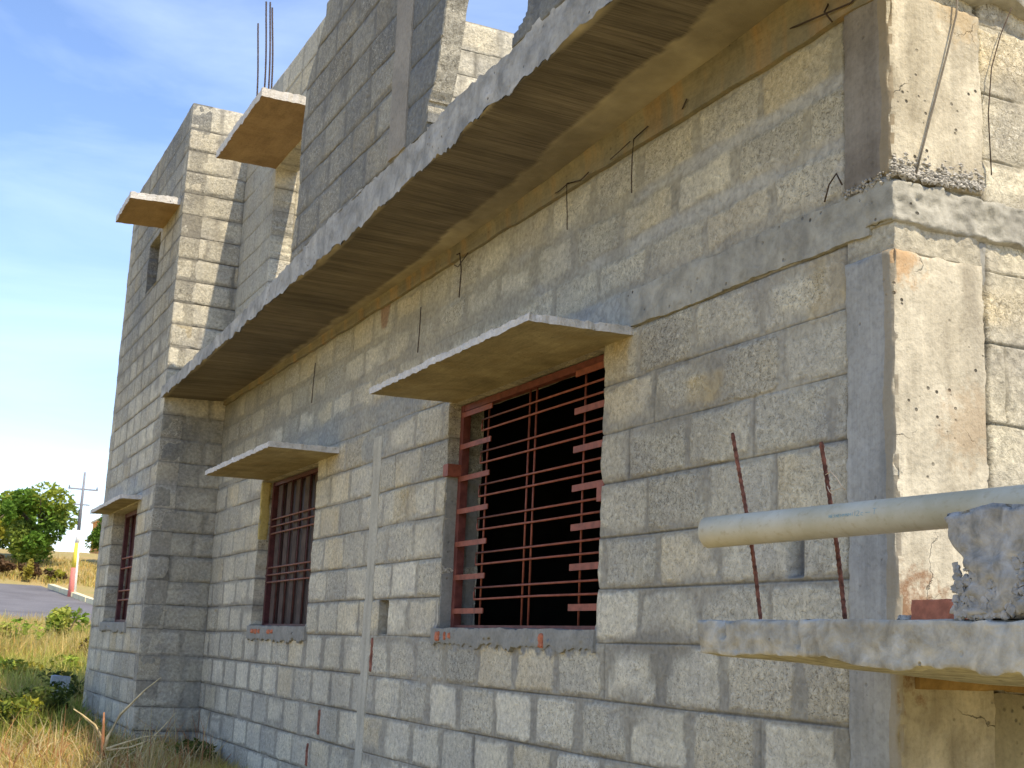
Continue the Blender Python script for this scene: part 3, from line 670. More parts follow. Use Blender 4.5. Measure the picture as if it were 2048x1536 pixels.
Zf = zb[:, None]*(1-Kf)+topj[:, None]*Kf
Yf = -.572+.0045*fbm(Xf*14, Zf*14, 0, 713)-.004*sstep(.0, .3, vn(Xf*24, Zf*5, 0, 714))*(1-Kf)
SV.append(np.stack([Xf, Yf, Zf], -1).reshape(-1, 3)); SC.append(np.ones((nx_*nk, 4))*.4)
I, J = np.meshgrid(range(nx_-1), range(nk-1), indexing='ij'); I = I.ravel(); J = J.ravel()
SF.append(np.stack([off+I*nk+J, off+(I+1)*nk+J, off+(I+1)*nk+J+1, off+I*nk+J+1], 1)); SM += [1]*len(I)
off2 = off+nx_*nk
tv = []; 
for y in (-.572, .0, .002):
    pass
tb = np.stack([xs, np.full_like(xs, -.569), topj], 1); tb2 = np.stack([xs, np.full_like(xs, .0), ztop(xs)], 1)
SV.append(tb); SV.append(tb2); SC.append(np.ones((2*nx_, 4))*.4)
I = np.arange(nx_-1); SF.append(np.stack([off2+I, off2+I+1, off2+nx_+I+1, off2+nx_+I], 1)); SM += [1]*len(I)
# end cap toward +X
off3 = off2+2*nx_; xe = xs[-1]
SV.append(np.array([[xe, -.572, zslab(xe)], [xe, 0, zroot(xe)], [xe, 0, ztop(xe)], [xe, -.572, ztop(xe)]])); SC.append(np.ones((4, 4))*.4); SF.append(np.array([[off3, off3+1, off3+2, off3+3]])); SM += [1]
mesh_obj('balcony_slab', np.concatenate(SV), np.concatenate(SF).tolist(), [M_SOFFIT, M_FASCIA], house, True, np.concatenate(SC), SM)
# floors, ceiling and back walls closing the ground floor
for nm, b in (('floor', (-14.27, -3.04, .21, 4.6, -.98, -.9)), ('upper_floor_slab', (-14.27, -2.9, .003, 4.6, 2.03, 2.119)), ('upper_floor_slab', (-14.27, -11.46, -.36, .001, 2.03, 2.119)), ('back_wall', (-14.44, -2.85, 4.601, 4.8, -1.2, 2.2)),
              ('partition_wall', (-8.1, -7.9, .205, 4.6, -.9, 2.03)), ('partition_wall', (-11.7, -11.5, .205, 4.6, -.9, 2.03))):
    v, f = box_geo(*b); mesh_obj(nm, v, f, M_ROOM, house)
v, f = box_geo(-7.1, -6.9, .12, .19, .03, .26); mesh_obj('hole_backing', v, f, M_SILL, house)

# ------------------------------------------------------------------ sunshades
def sunshade(x0, x1, yr, dep, zr, zo, th=.036, seed=1, mats=None, groove=(), droop=0., zl=0.):
    xs = grid1(x0, x1, .018 if x0 > -9 else .03); ys = grid1(yr-dep, yr+.012, .02)
    X, Y = np.meshgrid(xs, ys, indexing='ij'); s = (yr-Y)/dep
    Zb = zr*(1-s)+zo*s + .0015*fbm(X*5, Y*5, 0, seed)+zl*(X-x1)
    for gx in groove: Zb = Zb+.004*sstep(.012, .0, np.abs(X-gx-.004*vn(Y*9, 0*Y, 0, seed+4)))
    edge = (Y <= ys[0]+1e-6)
    Zt = Zb+th+.006*(1-s)+.006*fbm(X*24, Y*24, 0, seed+2)+.004*vn(X*60, Y*60, 0, seed+3)
    Zb2 = Zb - edge*.005*np.maximum(0, vn(X*40, 0*X, 0, seed+6))
    jx = .008*vn(Y*30, X*3, 0, seed+7); jy = .007*vn(X*34, 0*X, 0, seed+8)
    Xe = X+np.where((X <= xs[0]) | (X >= xs[-1]), jx, 0); Ye = Y+np.where(edge, jy, 0)
    n, m_ = X.shape; idb = np.arange(n*m_).reshape(n, m_); idt = idb+n*m_
    V = np.concatenate([np.stack([Xe, Ye, Zb2], -1).reshape(-1, 3), np.stack([Xe+.4*jx, Ye-.3*jy, Zt], -1).reshape(-1, 3)])
    Q = []; MI = []
    def add(a, mi): Q.append(a.reshape(-1, 4)); MI.extend([mi]*(a.size//4))
    add(np.stack([idb[:-1, :-1], idb[:-1, 1:], idb[1:, 1:], idb[1:, :-1]], -1), 0)
    add(np.stack([idt[:-1, :-1], idt[1:, :-1], idt[1:, 1:], idt[:-1, 1:]], -1), 1)
    add(np.stack([idb[:-1, 0], idb[1:, 0], idt[1:, 0], idt[:-1, 0]], -1), 1)
    add(np.stack([idb[1:, -1], idb[:-1, -1], idt[:-1, -1], idt[1:, -1]], -1), 1)
    add(np.stack([idb[0, 1:], idb[0, :-1], idt[0, :-1], idt[0, 1:]], -1), 1)
    add(np.stack([idb[-1, :-1], idb[-1, 1:], idt[-1, 1:], idt[-1, :-1]], -1), 1)
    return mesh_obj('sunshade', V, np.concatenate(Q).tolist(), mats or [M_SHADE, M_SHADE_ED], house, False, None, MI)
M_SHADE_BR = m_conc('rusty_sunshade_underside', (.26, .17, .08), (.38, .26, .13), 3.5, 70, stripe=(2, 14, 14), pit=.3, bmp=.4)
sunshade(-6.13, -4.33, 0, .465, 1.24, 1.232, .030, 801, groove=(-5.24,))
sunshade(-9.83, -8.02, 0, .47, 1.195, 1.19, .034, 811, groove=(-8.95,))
sunshade(-14.0, -12.1, -.54, .19, 1.19, 1.185, .035, 821)
sunshade(-12.42, -11.6, -.54, .45, 3.86, 3.84, .06, 831, mats=[M_SHADE_BR, M_SHADE_ED])
sunshade(-10.36, -8.92, 0, .50, 3.91, 3.905, .065, 841, mats=[M_SHADE_BR, M_SHADE_ED], groove=(-9.55,))

# ------------------------------------------------------------------ windows
def sill(x0, x1, y, zt, zb, seed):
    def wp(X, Y, Z, T):
        Z = Z+np.where(T[:, 2] < .4, (.016*vn(X*15, 0*X, 0, seed)+.010*vn(X*45, 0*X, 0, seed+1)), .003*vn(X*12, 0*X, 0, seed+2))
        return X, Y, Z
    return rough_box('sill', (x0, x1, y-.02, y+.17, zb, zt), M_SILL, house, (.012, .04, .012), .004, 12, seed, wp, .004)
g1 = empty('barred_window', (-5.35, .08, .09)); g1.parent = house; g1.location = (-5.35+7, .08-1, .09+1)
def wl(o): return o
yf = .085
fr = [box_geo(-6.187, -6.145, yf-.02, yf+.02, .095, 1.238), box_geo(-4.625, -4.585, yf-.02, yf+.02, .085, 1.24),
      box_geo(-6.144, -4.626, yf-.018, yf+.018, .086, .108), box_geo(-6.144, -4.626, yf-.018, yf+.018, 1.205, 1.238)]
v, f = merge(fr); mesh_obj('frame', v, f, m_simple('dark_red_frame_paint', (.15, .045, .035), .55, 0, .3, 20, .15), g1)
v, f = merge([tube_geo([(x, yf, .1), (x, yf, 1.21)], .0052) for x in (-5.87, -5.405, -5.335, -4.86)]); mesh_obj('upright_bars', v, f, M_RED, g1, True)
gg = []
for k in range(6):
    za, zb = 1.185-.168*k-.052, 1.185-.168*k-.108
    tz = rnd.uniform(-.004, .004)
    gg.append(tube_geo([(-4.60, yf-.012, za), (-5.2, yf-.0125, za+tz*.4), (-5.92, yf-.012, za+tz), (-5.925, yf-.012, za-.028), (-5.92, yf-.012, zb+tz), (-5.2, yf-.0125, zb-tz*.4), (-4.60, yf-.012, zb)], .0052))
v, f = merge(gg); mesh_obj('cross_bars', v, f, M_RED, g1, True)
gg = []
for k in range(7):
    z = 1.185-.168*k
    for bb in ((-6.160, -5.785, yf-.026, yf-.020, z-.013, z+.013), (-4.91, -4.626, yf-.026, yf-.020, z-.008, z+.020)):
        v, f = box_geo(*bb); mesh_obj('flat_stub', v, f, M_RED, g1)
v, f = box_geo(-6.215, -6.150, -.008, .07, .862, .925); mesh_obj('fixing_lug', v, f, M_RED, g1)
v, f = box_geo(-4.585, -4.53, .0, .07, .60, .68); mesh_obj('fixing_lug', v, f, M_RED, g1)
sill(-6.24, -4.545, .0, .092, .005, 901)
rough_box('jamb_mortar', (-6.20, -6.185, .003, .19, .09, .86), M_SILL, house, (.01, .02, .02), .004, 14, 913, None, .003)
g2 = empty('boarded_window'); g2.parent = house; g2.location = (-9.2+7, .08-1, .09+1)
yf = .10
v, f = merge([box_geo(-9.90, -9.86, yf-.02, yf+.02, .085, 1.19), box_geo(-8.52, -8.475, yf-.02, yf+.02, .085, 1.19), box_geo(-9.86, -8.52, yf-.018, yf+.018, .086, .11), box_geo(-9.86, -8.52, yf-.018, yf+.018, 1.16, 1.189)])
mesh_obj('frame', v, f, M_REDD, g2)
for k in range(6):
    x = -9.80+k*.235
    v, f = box_geo(x, x+.105, yf+.004, yf+.03, .112, 1.158); mesh_obj('board', v, f, M_PLANK, g2)
v, f = box_geo(-9.9, -8.48, yf+.06, yf+.08, .087, 1.188); mesh_obj('back_panel', v, f, M_REDD, g2)
v, f = merge([tube_geo([(x, yf-.006, .1), (x, yf-.006, 1.17)], .005) for x in (-9.62, -9.38, -9.15, -8.92, -8.70)]); mesh_obj('upright_bars', v, f, M_REDD, g2, True)
v, f = merge([tube_geo([(-9.93, yf-.014, z), (-8.46, yf-.014, z+.006)], .0065) for z in (.90, .845, .79, .53, .475, .42)]); mesh_obj('cross_bars', v, f, M_BROWNRED, g2, True)
sill(-9.97, -8.45, .0, .092, -.01, 905)
# yellow timber/plaster strip and broken block edge on the left jamb
rough_box('jamb_plaster', (-9.935, -9.912, -.004, .075, .74, 1.19), m_conc('yellow_plaster', (.45, .36, .12), (.55, .45, .18), 8, 60, pit=.5), house, .012, .006, 14, 907, None, .006)
g3 = empty('barred_window'); g3.parent = house; g3.location = (-13+7, -.4-1, .09+1)
yf = -.42
v, f = merge([box_geo(-13.56, -13.50, yf-.02, yf+.02, .085, 1.17), box_geo(-12.33, -12.28, yf-.02, yf+.02, .085, 1.17), box_geo(-13.5, -12.33, yf-.018, yf+.018, .086, .12), box_geo(-13.5, -12.33, yf-.018, yf+.018, 1.13, 1.169)])
mesh_obj('frame', v, f, M_REDD, g3)
v, f = merge([tube_geo([(x, yf, .1), (x, yf, 1.15)], .009) for x in (-13.2, -12.95, -12.88, -12.6)]); mesh_obj('upright_bars', v, f, M_REDD, g3, True)
v, f = merge([tube_geo([(-13.5, yf-.014, z), (-12.3, yf-.014, z)], .0085) for z in (.72, .62, .40, .31)]); mesh_obj('cross_bars', v, f, M_RED, g3, True)
v, f = box_geo(-13.62, -12.275, yf+.06, yf+.08, .087, 1.17); mesh_obj('back_panel', v, f, M_REDD, g3)
v, f = box_geo(-13.09, -12.51, -.40, -.37, 3.352, 3.855); mesh_obj('window_blank', v, f, M_ROOM, house)
sill(-13.70, -12.22, -.54, .092, .0, 911)
for (x, z, sx_, sz_) in ((-6.15, .05, .03, .03), (-6.03, .05, .018, .026), (-5.98, .052, .016, .022), (-4.95, .045, .03, .038)):
    pass
for i_, (x, z, a, b) in enumerate(((-6.14, .05, .024, .024), (-6.045, .052, .008, .020), (-5.99, .054, .010, .014), (-4.99, .042, .018, .030), (-9.78, .052, .035, .015), (-9.69, .05, .030, .017), (-9.60, .052, .022, .014), (-9.33, .05, .03, .014), (-9.24, .052, .02, .014))):
    tag(rough_box('brick_chip', (x-a, x+a, -.0285, -.005, z-b, z+b), M_BRICK, house, .005, .006, 60, 960+i_, None, .006), 'red brick chip set in the grey sill mortar')
for i_, (x, z0_, z1_) in enumerate(((-7.155, -.16, .035), (-8.05, -.57, -.42), (-8.25, -.78, -.64))):
    tag(rough_box('brick_chip', (x-.016, x+.016, -.008, .02, z0_, z1_), M_BRICKD, house, .006, .006, 40, 980+i_, None, .008), 'red brick sliver packed into a block joint')

# ------------------------------------------------------------------ landing slab on the right with its rebars
def landw(X, Y, Z, T):
    low = T[:, 2] < .34; front = T[:, 1] < .02
    Z = Z+np.where(low, -.013*T[:, 0]*.3 + np.where(front, .006*vn(X*9, 0*X, 0, 921)-.016*np.maximum(0, vn(X*26, 0*X, 0, 922))*sstep(-2.3, -1.9, X)-.012*sstep(-2.55, -1.9, X), 0), .002*vn(X*15, Y*15, 0, 923))
    Y = Y+np.where(front, .004*fbm(X*16, Z*16, 0, 924)+.030*sstep(.016, .0, np.abs(X+2.735+.35*(Z-.07)+.006*vn(Z*80, 0*Z, 0, 926)))*(Z > .05)+.022*sstep(.011, .0, np.abs(X+2.435+.1*Z+.005*vn(Z*90, 0*Z, 0, 928)))*(Z > .035)+.006*np.maximum(0, vn(X*40, Z*40, 0, 930))*(T[:, 2] < .4)+.004*fbm(X*45, Z*45, 0, 931), 0)
    Z = np.where(low & ~front, Z-.05*np.clip((Y+.66)/.8, 0, 1)*sstep(-2.84, -2.6, X)*.5-.02*np.clip((Y+.66)/.7, 0, 1), Z)
    return X, Y, Z
rough_box('landing_slab', (-2.842, -.9, -.662, 1.2, .008, .096), [M_LAND], house, (.007, .03, .007), .003, 11, 925, landw, .006)
me = house.children[-1].data
me.materials.append(M_TAN)
nrm = np.zeros(len(me.polygons)*3); me.polygons.foreach_get('normal', nrm); cen = np.zeros(len(me.polygons)*3); me.polygons.foreach_get('center', cen)
me.polygons.foreach_set('material_index', (nrm.reshape(-1, 3)[:, 2] < -.7).astype(int))
rough_box('plinth_beam', (-2.83, -2.805, .04, 1.19, -.060, .02), M_TAN, house, (.02, .02, .02), .003, 9, 927)
M_PLINTH = m_conc('stained_plinth_concrete', (.27, .24, .165), (.42, .38, .26), 3.5, 60, pit=.7, bmp=.5, stain=(.14, .12, .09))
rough_box('plinth_wall', (-2.95, -2.830, .30, 2.5, -1.2, -.06), M_PLINTH, house, .03, .004, 8, 929)
# deformed reinforcing bars
def rebar(name, p0, p1, r, parent, bend=.006, seed=0, mat=None):
    p0 = Vector(p0); p1 = Vector(p1); n = int((p1-p0).length/.006); pts = []; rr = []
    rg = random.Random(seed); ax = Vector((1, .3, 0)).normalized()
    for i in range(n+1):
        tt = i/n; pts.append(p0.lerp(p1, tt)+ax*bend*math.sin(tt*math.pi*1.3)+ax*.0006*rg.uniform(-1, 1)); rr.append(r*(1.14 if i % 3 == 0 else .93)*rg.uniform(.94, 1.08))
    return tube(name, pts, rr, mat or M_RUST, parent, 8)
rebar('rebar', (-2.765, -.52, .08), (-2.893, -.52, .602), .0052, house, .006, 1)
rebar('rebar', (-2.558, -.42, .08), (-2.645, -.42, .557), .0056, house, .004, 2)
for i, (x, y, h) in enumerate(((-11.52, .06, 5.88), (-11.17, .08, 5.95), (-10.98, .06, 5.80), (-11.12, .03, 5.92))):
    rebar('rebar', (x, y, 4.7), (x-.22, y, h), .008, house, .02, 10+i, M_DARKWIRE)
# binding wires and hooks
def wire(name, pts, r, mat=M_DARKWIRE, parent=None): return tube(name, pts, r*.8, mat, parent or house, 6)
wire('tie_wire', [(-4.68, -.035, 2.03), (-4.76, -.03, 2.02), (-4.89, -.03, 2.045), (-4.885, -.03, 1.98), (-4.875, -.03, 1.90), (-4.87, -.03, 1.825)], .0035)
wire('tie_wire', [(-5.0, -.03, 2.035), (-4.95, -.034, 2.03), (-4.875, -.03, 2.045)], .003)
wire('tie_wire', [(-4.20, -.03, 2.07), (-4.30, -.035, 2.05), (-4.31, -.035, 1.98), (-4.32, -.03, 1.90), (-4.315, -.03, 1.825)], .0035)
wire('tie_wire', [(-4.50, -.03, 2.03), (-4.42, -.045, 2.025), (-4.33, -.035, 2.05)], .0028)
wire('tie_wire', [(-3.92, -.03, 2.08), (-3.95, -.03, 2.05)], .004)
wire('tie_wire', [(-6.13, -.03, 2.04), (-6.07, -.04, 2.03), (-6.06, -.03, 1.94), (-6.07, -.03, 1.79)], .0045)
wire('tie_wire', [(-6.16, -.03, 1.99), (-6.06, -.05, 1.95), (-5.98, -.03, 2.01)], .0035)
wire('tie_wire', [(-6.62, -.03, 1.86), (-6.62, -.03, 1.72), (-6.63, -.03, 1.60)], .004)
wire('tie_wire', [(-8.62, -.03, 1.90), (-8.63, -.03, 1.78), (-8.64, -.03, 1.62)], .004)
wire('tie_wire', [(-3.30, -.02, 2.10), (-3.15, -.04, 2.065), (-2.98, -.03, 2.045), (-2.90, -.03, 2.07)], .0038)
wire('tie_wire', [(-3.10, -.02, 2.10), (-3.09, -.045, 2.06), (-3.07, -.03, 2.02)], .004)
wire('tie_wire', [(-3.125, -.02, 1.43), (-3.09, -.03, 1.475), (-3.055, -.03, 1.50), (-3.04, -.02, 1.46)], .0035)
wire('tie_wire', [(-2.815, .262, 2.14), (-2.806, .24, 2.0), (-2.808, .20, 1.86), (-2.808, .155, 1.72), (-2.810, .105, 1.56), (-2.815, .07, 1.44)], .0042, m_simple('rebar_shadow_wire', (.16, .14, .11), .8))  # wire laid in place of a rebar's cast shadow across the end wall
wire('tie_wire', [(-2.80, .47, 2.08), (-2.812, .43, 1.98), (-2.815, .39, 1.86), (-2.815, .37, 1.7), (-2.815, .375, 1.5)], .0025)
M_FIBRE = m_simple('pale_fibre', (.65, .48, .30), .8)
wire('tie_wire', [(-2.627, -.425, .47), (-2.60, -.43, .475), (-2.575, -.43, .455), (-2.56, -.43, .435), (-2.555, -.42, .425)], .0016, M_FIBRE)
wire('tie_wire', [(-2.620, -.425, .44), (-2.60, -.435, .425), (-2.588, -.43, .412)], .0015, M_FIBRE)
wire('tie_wire', [(-2.612, -.425, .43), (-2.585, -.435, .425), (-2.56, -.43, .43)], .0013, M_FIBRE)

# ------------------------------------------------------------------ loose things on the slab
a = Vector((-2.862, -.622, .322)); d_ = (Vector((-2.048, -.358, .356))-a).normalized()
def m_pvc():
    m, t, p = new_mat('weathered_pvc'); v = coords(t); n = noise(t, v, 7, 4, .6); n2 = noise(t, coords(t, (60, 6, 60)), 1.0, 3, .6)
    c = mixc(t, ramp(t, n, [(.35, 0.0), (.65, 1.0)]), (.42, .38, .26), (.55, .51, .39))
    c = mixc(t, ramp(t, n2, [(.55, 0.0), (.75, .4)]), c, (.30, .22, .10)); t.links.new(c, p.inputs['Base Color']); p.inputs['Roughness'].default_value = .6
    p.inputs['Specular IOR Level'].default_value = .4
    return m
pipe = empty('plastic_pipe', a); pipe_len = 1.75
ring = []
PV = []; PF = []; nn = 48; segs = 30; r0 = .0405
au = d_.cross(Vector((0, 0, 1))).normalized(); av = au.cross(d_).normalized()
for rr_, rev in ((r0, False), (r0-.003, True)):
    base = len(PV)
    for i in range(segs+1):
        for k in range(nn):
            an = 2*math.pi*k/nn; q = d_*(pipe_len*i/segs)+(au*math.cos(an)+av*math.sin(an))*rr_; PV.append(tuple(Vector(a)+q))
    for i in range(segs):
        for k in range(nn):
            f = (base+i*nn+k, base+i*nn+(k+1) % nn, base+(i+1)*nn+(k+1) % nn, base+(i+1)*nn+k); PF.append(f[::-1] if rev else f)
nb = (segs+1)*nn
for k in range(nn):
    PF.append((k, nb+k, nb+(k+1) % nn, (k+1) % nn)); s = segs*nn; PF.append((s+k, s+(k+1) % nn, nb+s+(k+1) % nn, nb+s+k))
mesh_obj('tube', PV, PF, m_pvc(), pipe, True)
tag(pipe, 'pale plastic pipe held up by the concrete lump, sticking out past the wall corner', 'pipe')
# faint blue print, built of short strokes on the pipe surface
STRK = {'2': [((0, .9), (.3, 1)), ((.3, 1), (.6, .8)), ((.6, .8), (.5, .5)), ((.5, .5), (0, 0)), ((0, 0), (.65, 0))], 'c': [((.5, .55), (.1, .5)), ((.1, .5), (.05, .15)), ((.05, .15), (.5, .0))],
        '-': [((0, .5), (1.3, .5))], 'T': [((0, 1), (.7, 1)), ((.35, 1), (.3, 0))], 'M': [((0, 0), (0, .8)), ((0, .8), (.35, .3)), ((.35, .3), (.7, .8)), ((.7, .8), (.7, 0))], 'N': [((0, 0), (0, .8)), ((0, .8), (.5, 0)), ((.5, 0), (.5, .8))],
        '1': [((.2, 0), (.2, 1))], 'H': [((0, 0), (0, .8)), ((.5, 0), (.5, .8)), ((0, .4), (.5, .4))], 'E': [((0, 0), (0, .8)), ((0, .8), (.45, .8)), ((0, .4), (.4, .4)), ((0, 0), (.45, 0))], '.': [((0, 0), (.12, 0))], 'S': [((.5, .8), (0, .7)), ((0, .7), (.5, .3)), ((.5, .3), (0, 0))]}
def on_pipe(s, h, off=.0006):   # s along pipe, h height along circumference from the camera-side
    an = h/r0
    side = -au if au.y > 0 else au
    return Vector(a)+d_*s+(side*math.cos(an)+av*math.sin(an))*(r0+off)
TV = []; TF = []
def stroke(p, q, wd=.0006):
    P_, Q_ = Vector(p), Vector(q); dd = (Q_-P_); nl = Vector((-dd.y, dd.x)).normalized()*wd if dd.length > 0 else Vector((0, wd))
    n = max(1, int(dd.length/.003))
    for i in range(n):
        A = P_+dd*(i/n); B = P_+dd*((i+1)/n); b = len(TV)
        for c_ in (A-nl, B-nl, B+nl, A+nl): TV.append(tuple(on_pipe(c_.x, c_.y)))
        TF.append((b, b+1, b+2, b+3))
def write(txt, s0, h0, hgt):
    s = s0
    for ch in txt:
        if ch == ' ': s += hgt*.5; continue
        st = STRK[ch]
        for p, q in st: stroke((s+p[0]*hgt, h0+p[1]*hgt), (s+q[0]*hgt, h0+q[1]*hgt))
        s += hgt*(max(max(p[0], q[0]) for p, q in st)+.28)
    return s
e_ = write('NESNEHMNM1', .395, .002, .0085); e_ = write('12c', e_+.002, .001, .0125); e_ = write('-', e_+.003, .002, .010); write('T', e_+.003, .001, .014)
mesh_obj('print', TV, TF, m_simple('faded_blue_ink', (.22, .35, .38), .7, 0, .2, 80, 0), pipe)

def lump_warp(X, Y, Z, T):
    k = sstep(.0, 1.0, T[:, 2])
    X = X+np.where(T[:, 0] < .3, (1-T[:, 0]/.3)*(.030*np.sin(k*5.2-.3)+.012*vn(Z*40, Y*30, 0, 931)+.012), 0)
    n_ = fbm(X*17, Y*17, Z*17, 932); n2_ = vn(X*55, Y*55, Z*55, 934); Y = Y+np.where(T[:, 1] < .1, .018*n_*(1.3-k)+.008*n2_*(1.25-k), 0)
    Z = Z+np.where(T[:, 2] > .9, .010*vn(X*14, Y*9, 0, 933)+.02*(X+2.0)*.6, 0)
    return X, Y, Z
lump = empty('concrete_lump', (-1.75, -.56, .098))
rough_box('broken_body', (-1.965, -1.50, -.655, -.43, .099, .308), M_LUMP, lump, .0075, .006, 26, 935, lump_warp, .012)
ag = []
for i in range(330):
    x = -1.955+abs(rnd.gauss(0, .14)); z = .103+rnd.random()**1.7*.10+(.03 if x > -1.82 else 0)*rnd.random(); s = rnd.uniform(.003, .0115)
    y = -.655+s*.35; vv = []
    sub = [(math.cos(a1)*math.cos(b1), math.sin(a1)*math.cos(b1), math.sin(b1)) for b1 in (-.8, .7) for a1 in (0, 1.05, 2.1, 3.14, 4.2, 5.25)]
    th = rnd.uniform(0, 3.1); el = rnd.uniform(1.0, 1.7)
    for q in sub:
        k = s*rnd.uniform(.65, 1.25); a_, b_ = q[0]*el*k, q[2]*k; vv.append((x+a_*math.cos(th)-b_*math.sin(th), y+q[1]*k*.8, z+a_*math.sin(th)+b_*math.cos(th)))
    ff = [(c_, (c_+1) % 6, 6+(c_+1) % 6, 6+c_) for c_ in range(6)]+[(5, 4, 3, 2, 1, 0), (6, 7, 8, 9, 10, 11)]
    ag.append((vv, ff))
v_, f_ = merge(ag); tag(mesh_obj('embedded_stones', v_, f_, M_STONE, lump, False), kind='stuff')
tag(lump, 'grey broken concrete lump with exposed stones holding up the plastic pipe', 'concrete lump')
bk = rough_box('brick', (-2.335, -2.215, -.42, -.34, .098, .152), M_BRICK, None, .01, .0015, 30, 941, None, .003)
tag(bk, 'red brick piece on the slab beside the broken concrete lump', 'brick')
pb = rough_box('pebble', (-2.385, -2.34, -.42, -.39, .098, .118), M_GRAVEL, None, .008, .003, 60, 942, None, .008)
tag(pb, 'small pale stone on the slab left of the red brick piece', 'stone')

# ------------------------------------------------------------------ terrain
def gz(x, y):
    x = np.asarray(x, float); y = np.asarray(y, float)
    z = np.interp(x, [-400, -200, -110, -90, -80, -70, -60, -50, -42, -30, -20, -14.5, -11, -8, 0, 60], [9, 8.5, 6, 4.9, 3.55, 2.1, 1.1, .40, -.02, -.40, -.70, -.86, -.98, -1.05, -1.25, -1.5])
    z = z+np.where(x < -71, .25*fbm(x*.12, y*.3, 0, 951)*sstep(-71, -80, x), 0)
    return z
def terr(xs, ys, name, mat, off=0., extra=None):
    X, Y = np.meshgrid(xs, ys, indexing='ij'); Z = gz(X, Y)+off
    if extra is not None: Z = Z+extra(X, Y)
    n, m_ = X.shape; i = np.arange(n*m_).reshape(n, m_)
    Q = np.stack([i[:-1, :-1], i[1:, :-1], i[1:, 1:], i[:-1, 1:]], -1).reshape(-1, 4)
    return mesh_obj(name, np.stack([X, Y, Z], -1).reshape(-1, 3), Q.tolist(), mat, None, True)
def m_ground():
    m, t, p = new_mat('dry_ground'); v = coords(t)
    a_ = noise(t, v, .25, 6, .65); b_ = noise(t, v, 3.0, 5, .7); c_ = noise(t, v, 30, 3, .6)
    c = mixc(t, ramp(t, a_, [(.38, 0.0), (.6, 1.0)]), (.42, .30, .11), (.28, .27, .08))
    c = mixc(t, ramp(t, b_, [(.3, 0.0), (.7, 1.0)]), c, (.40, .29, .13)); c = mixc(t, 1.0, c, ramp(t, c_, [(.3, .7), (.7, 1.2)]), 'MULTIPLY')
    t.links.new(c, p.inputs['Base Color']); bump(t, p, b_, .8, .08); return m
gx = np.unique(np.concatenate([np.linspace(-900, -120, 12), np.linspace(-120, -45, 60), np.linspace(-45, 6, 80), np.linspace(6, 300, 8)]))
gy = np.unique(np.concatenate([np.linspace(-600, -30, 8), np.linspace(-30, 30, 70), np.linspace(30, 600, 8)]))
tag(terr(gx, gy, 'ground', m_ground()), kind='structure')
def m_road():
    m, t, p = new_mat('worn_asphalt'); v = coords(t); a_ = noise(t, v, .6, 5, .6); b_ = noise(t, v, 14, 4, .6)
    c = mixc(t, ramp(t, a_, [(.3, 0.0), (.7, 1.0)]), (.125, .118, .122), (.18, .172, .176)); c = mixc(t, 1.0, c, ramp(t, b_, [(.3, .85), (.7, 1.15)]), 'MULTIPLY')
    t.links.new(c, p.inputs['Base Color']); return m
rx = np.linspace(-70, -43.5, 40); RX, RT = np.meshgrid(rx, np.linspace(0, 1, 14), indexing='ij')
yr = np.interp(RX, [-70, -60, -45], [4.55, 5.75, 7.6]); yl = -9.0
RY = yl+(yr-yl)*RT; RZ = gz(RX, RY)+.02
n, m_ = RX.shape; i = np.arange(n*m_).reshape(n, m_)
tag(mesh_obj('road', np.stack([RX, RY, RZ], -1).reshape(-1, 3), np.stack([i[:-1, :-1], i[1:, :-1], i[1:, 1:], i[:-1, 1:]], -1).reshape(-1, 4).tolist(), m_road(), None, True), kind='structure')
M_KERB = m_simple('pale_yellow_kerb_paint', (.74, .66, .42), .8, 0, .15, 2, .2)
kg = []
def along(x): return float(np.interp(x, [-70, -60, -45], [4.55, 5.75, 7.6]))
xk = -68.5
while xk < -45:
    x2 = min(xk+2.35, -45.1); y1, y2 = along(xk), along(x2); z1, z2 = float(gz(xk, 0)), float(gz(x2, 0))
    V = [(xk, y1, z1-.1), (x2, y2, z2-.1), (x2, y2+.3, z2-.1), (xk, y1+.3, z1-.1), (xk, y1, z1+.24), (x2, y2, z2+.24), (x2, y2+.3, z2+.24), (xk, y1+.3, z1+.24)]
    kg.append((V, box_geo(0, 1, 0, 1, 0, 1)[1])); xk = x2+.12
v, f = merge(kg); tag(mesh_obj('kerb', v, f, M_KERB), kind='structure')
kg = []
xk = -63.5
while xk < -52:
    x2 = xk+3.0; y1, y2 = along(xk)+1.1, along(x2)+1.1; z1, z2 = float(gz(xk, 0)), float(gz(x2, 0))
    V = [(xk, y1, z1-.1), (x2, y2, z2-.1), (x2, y2+.3, z2-.1), (xk, y1+.3, z1-.1), (xk, y1, z1+.42), (x2, y2, z2+.42), (x2, y2+.3, z2+.42), (xk, y1+.3, z1+.42)]
    kg.append((V, box_geo(0, 1, 0, 1, 0, 1)[1])); xk = x2+.5
v, f = merge(kg); dw = mesh_obj('low_wall', v, f, M_KERB); tag(dw, 'low pale yellow wall stones behind the road kerb by the power pole', 'low wall')

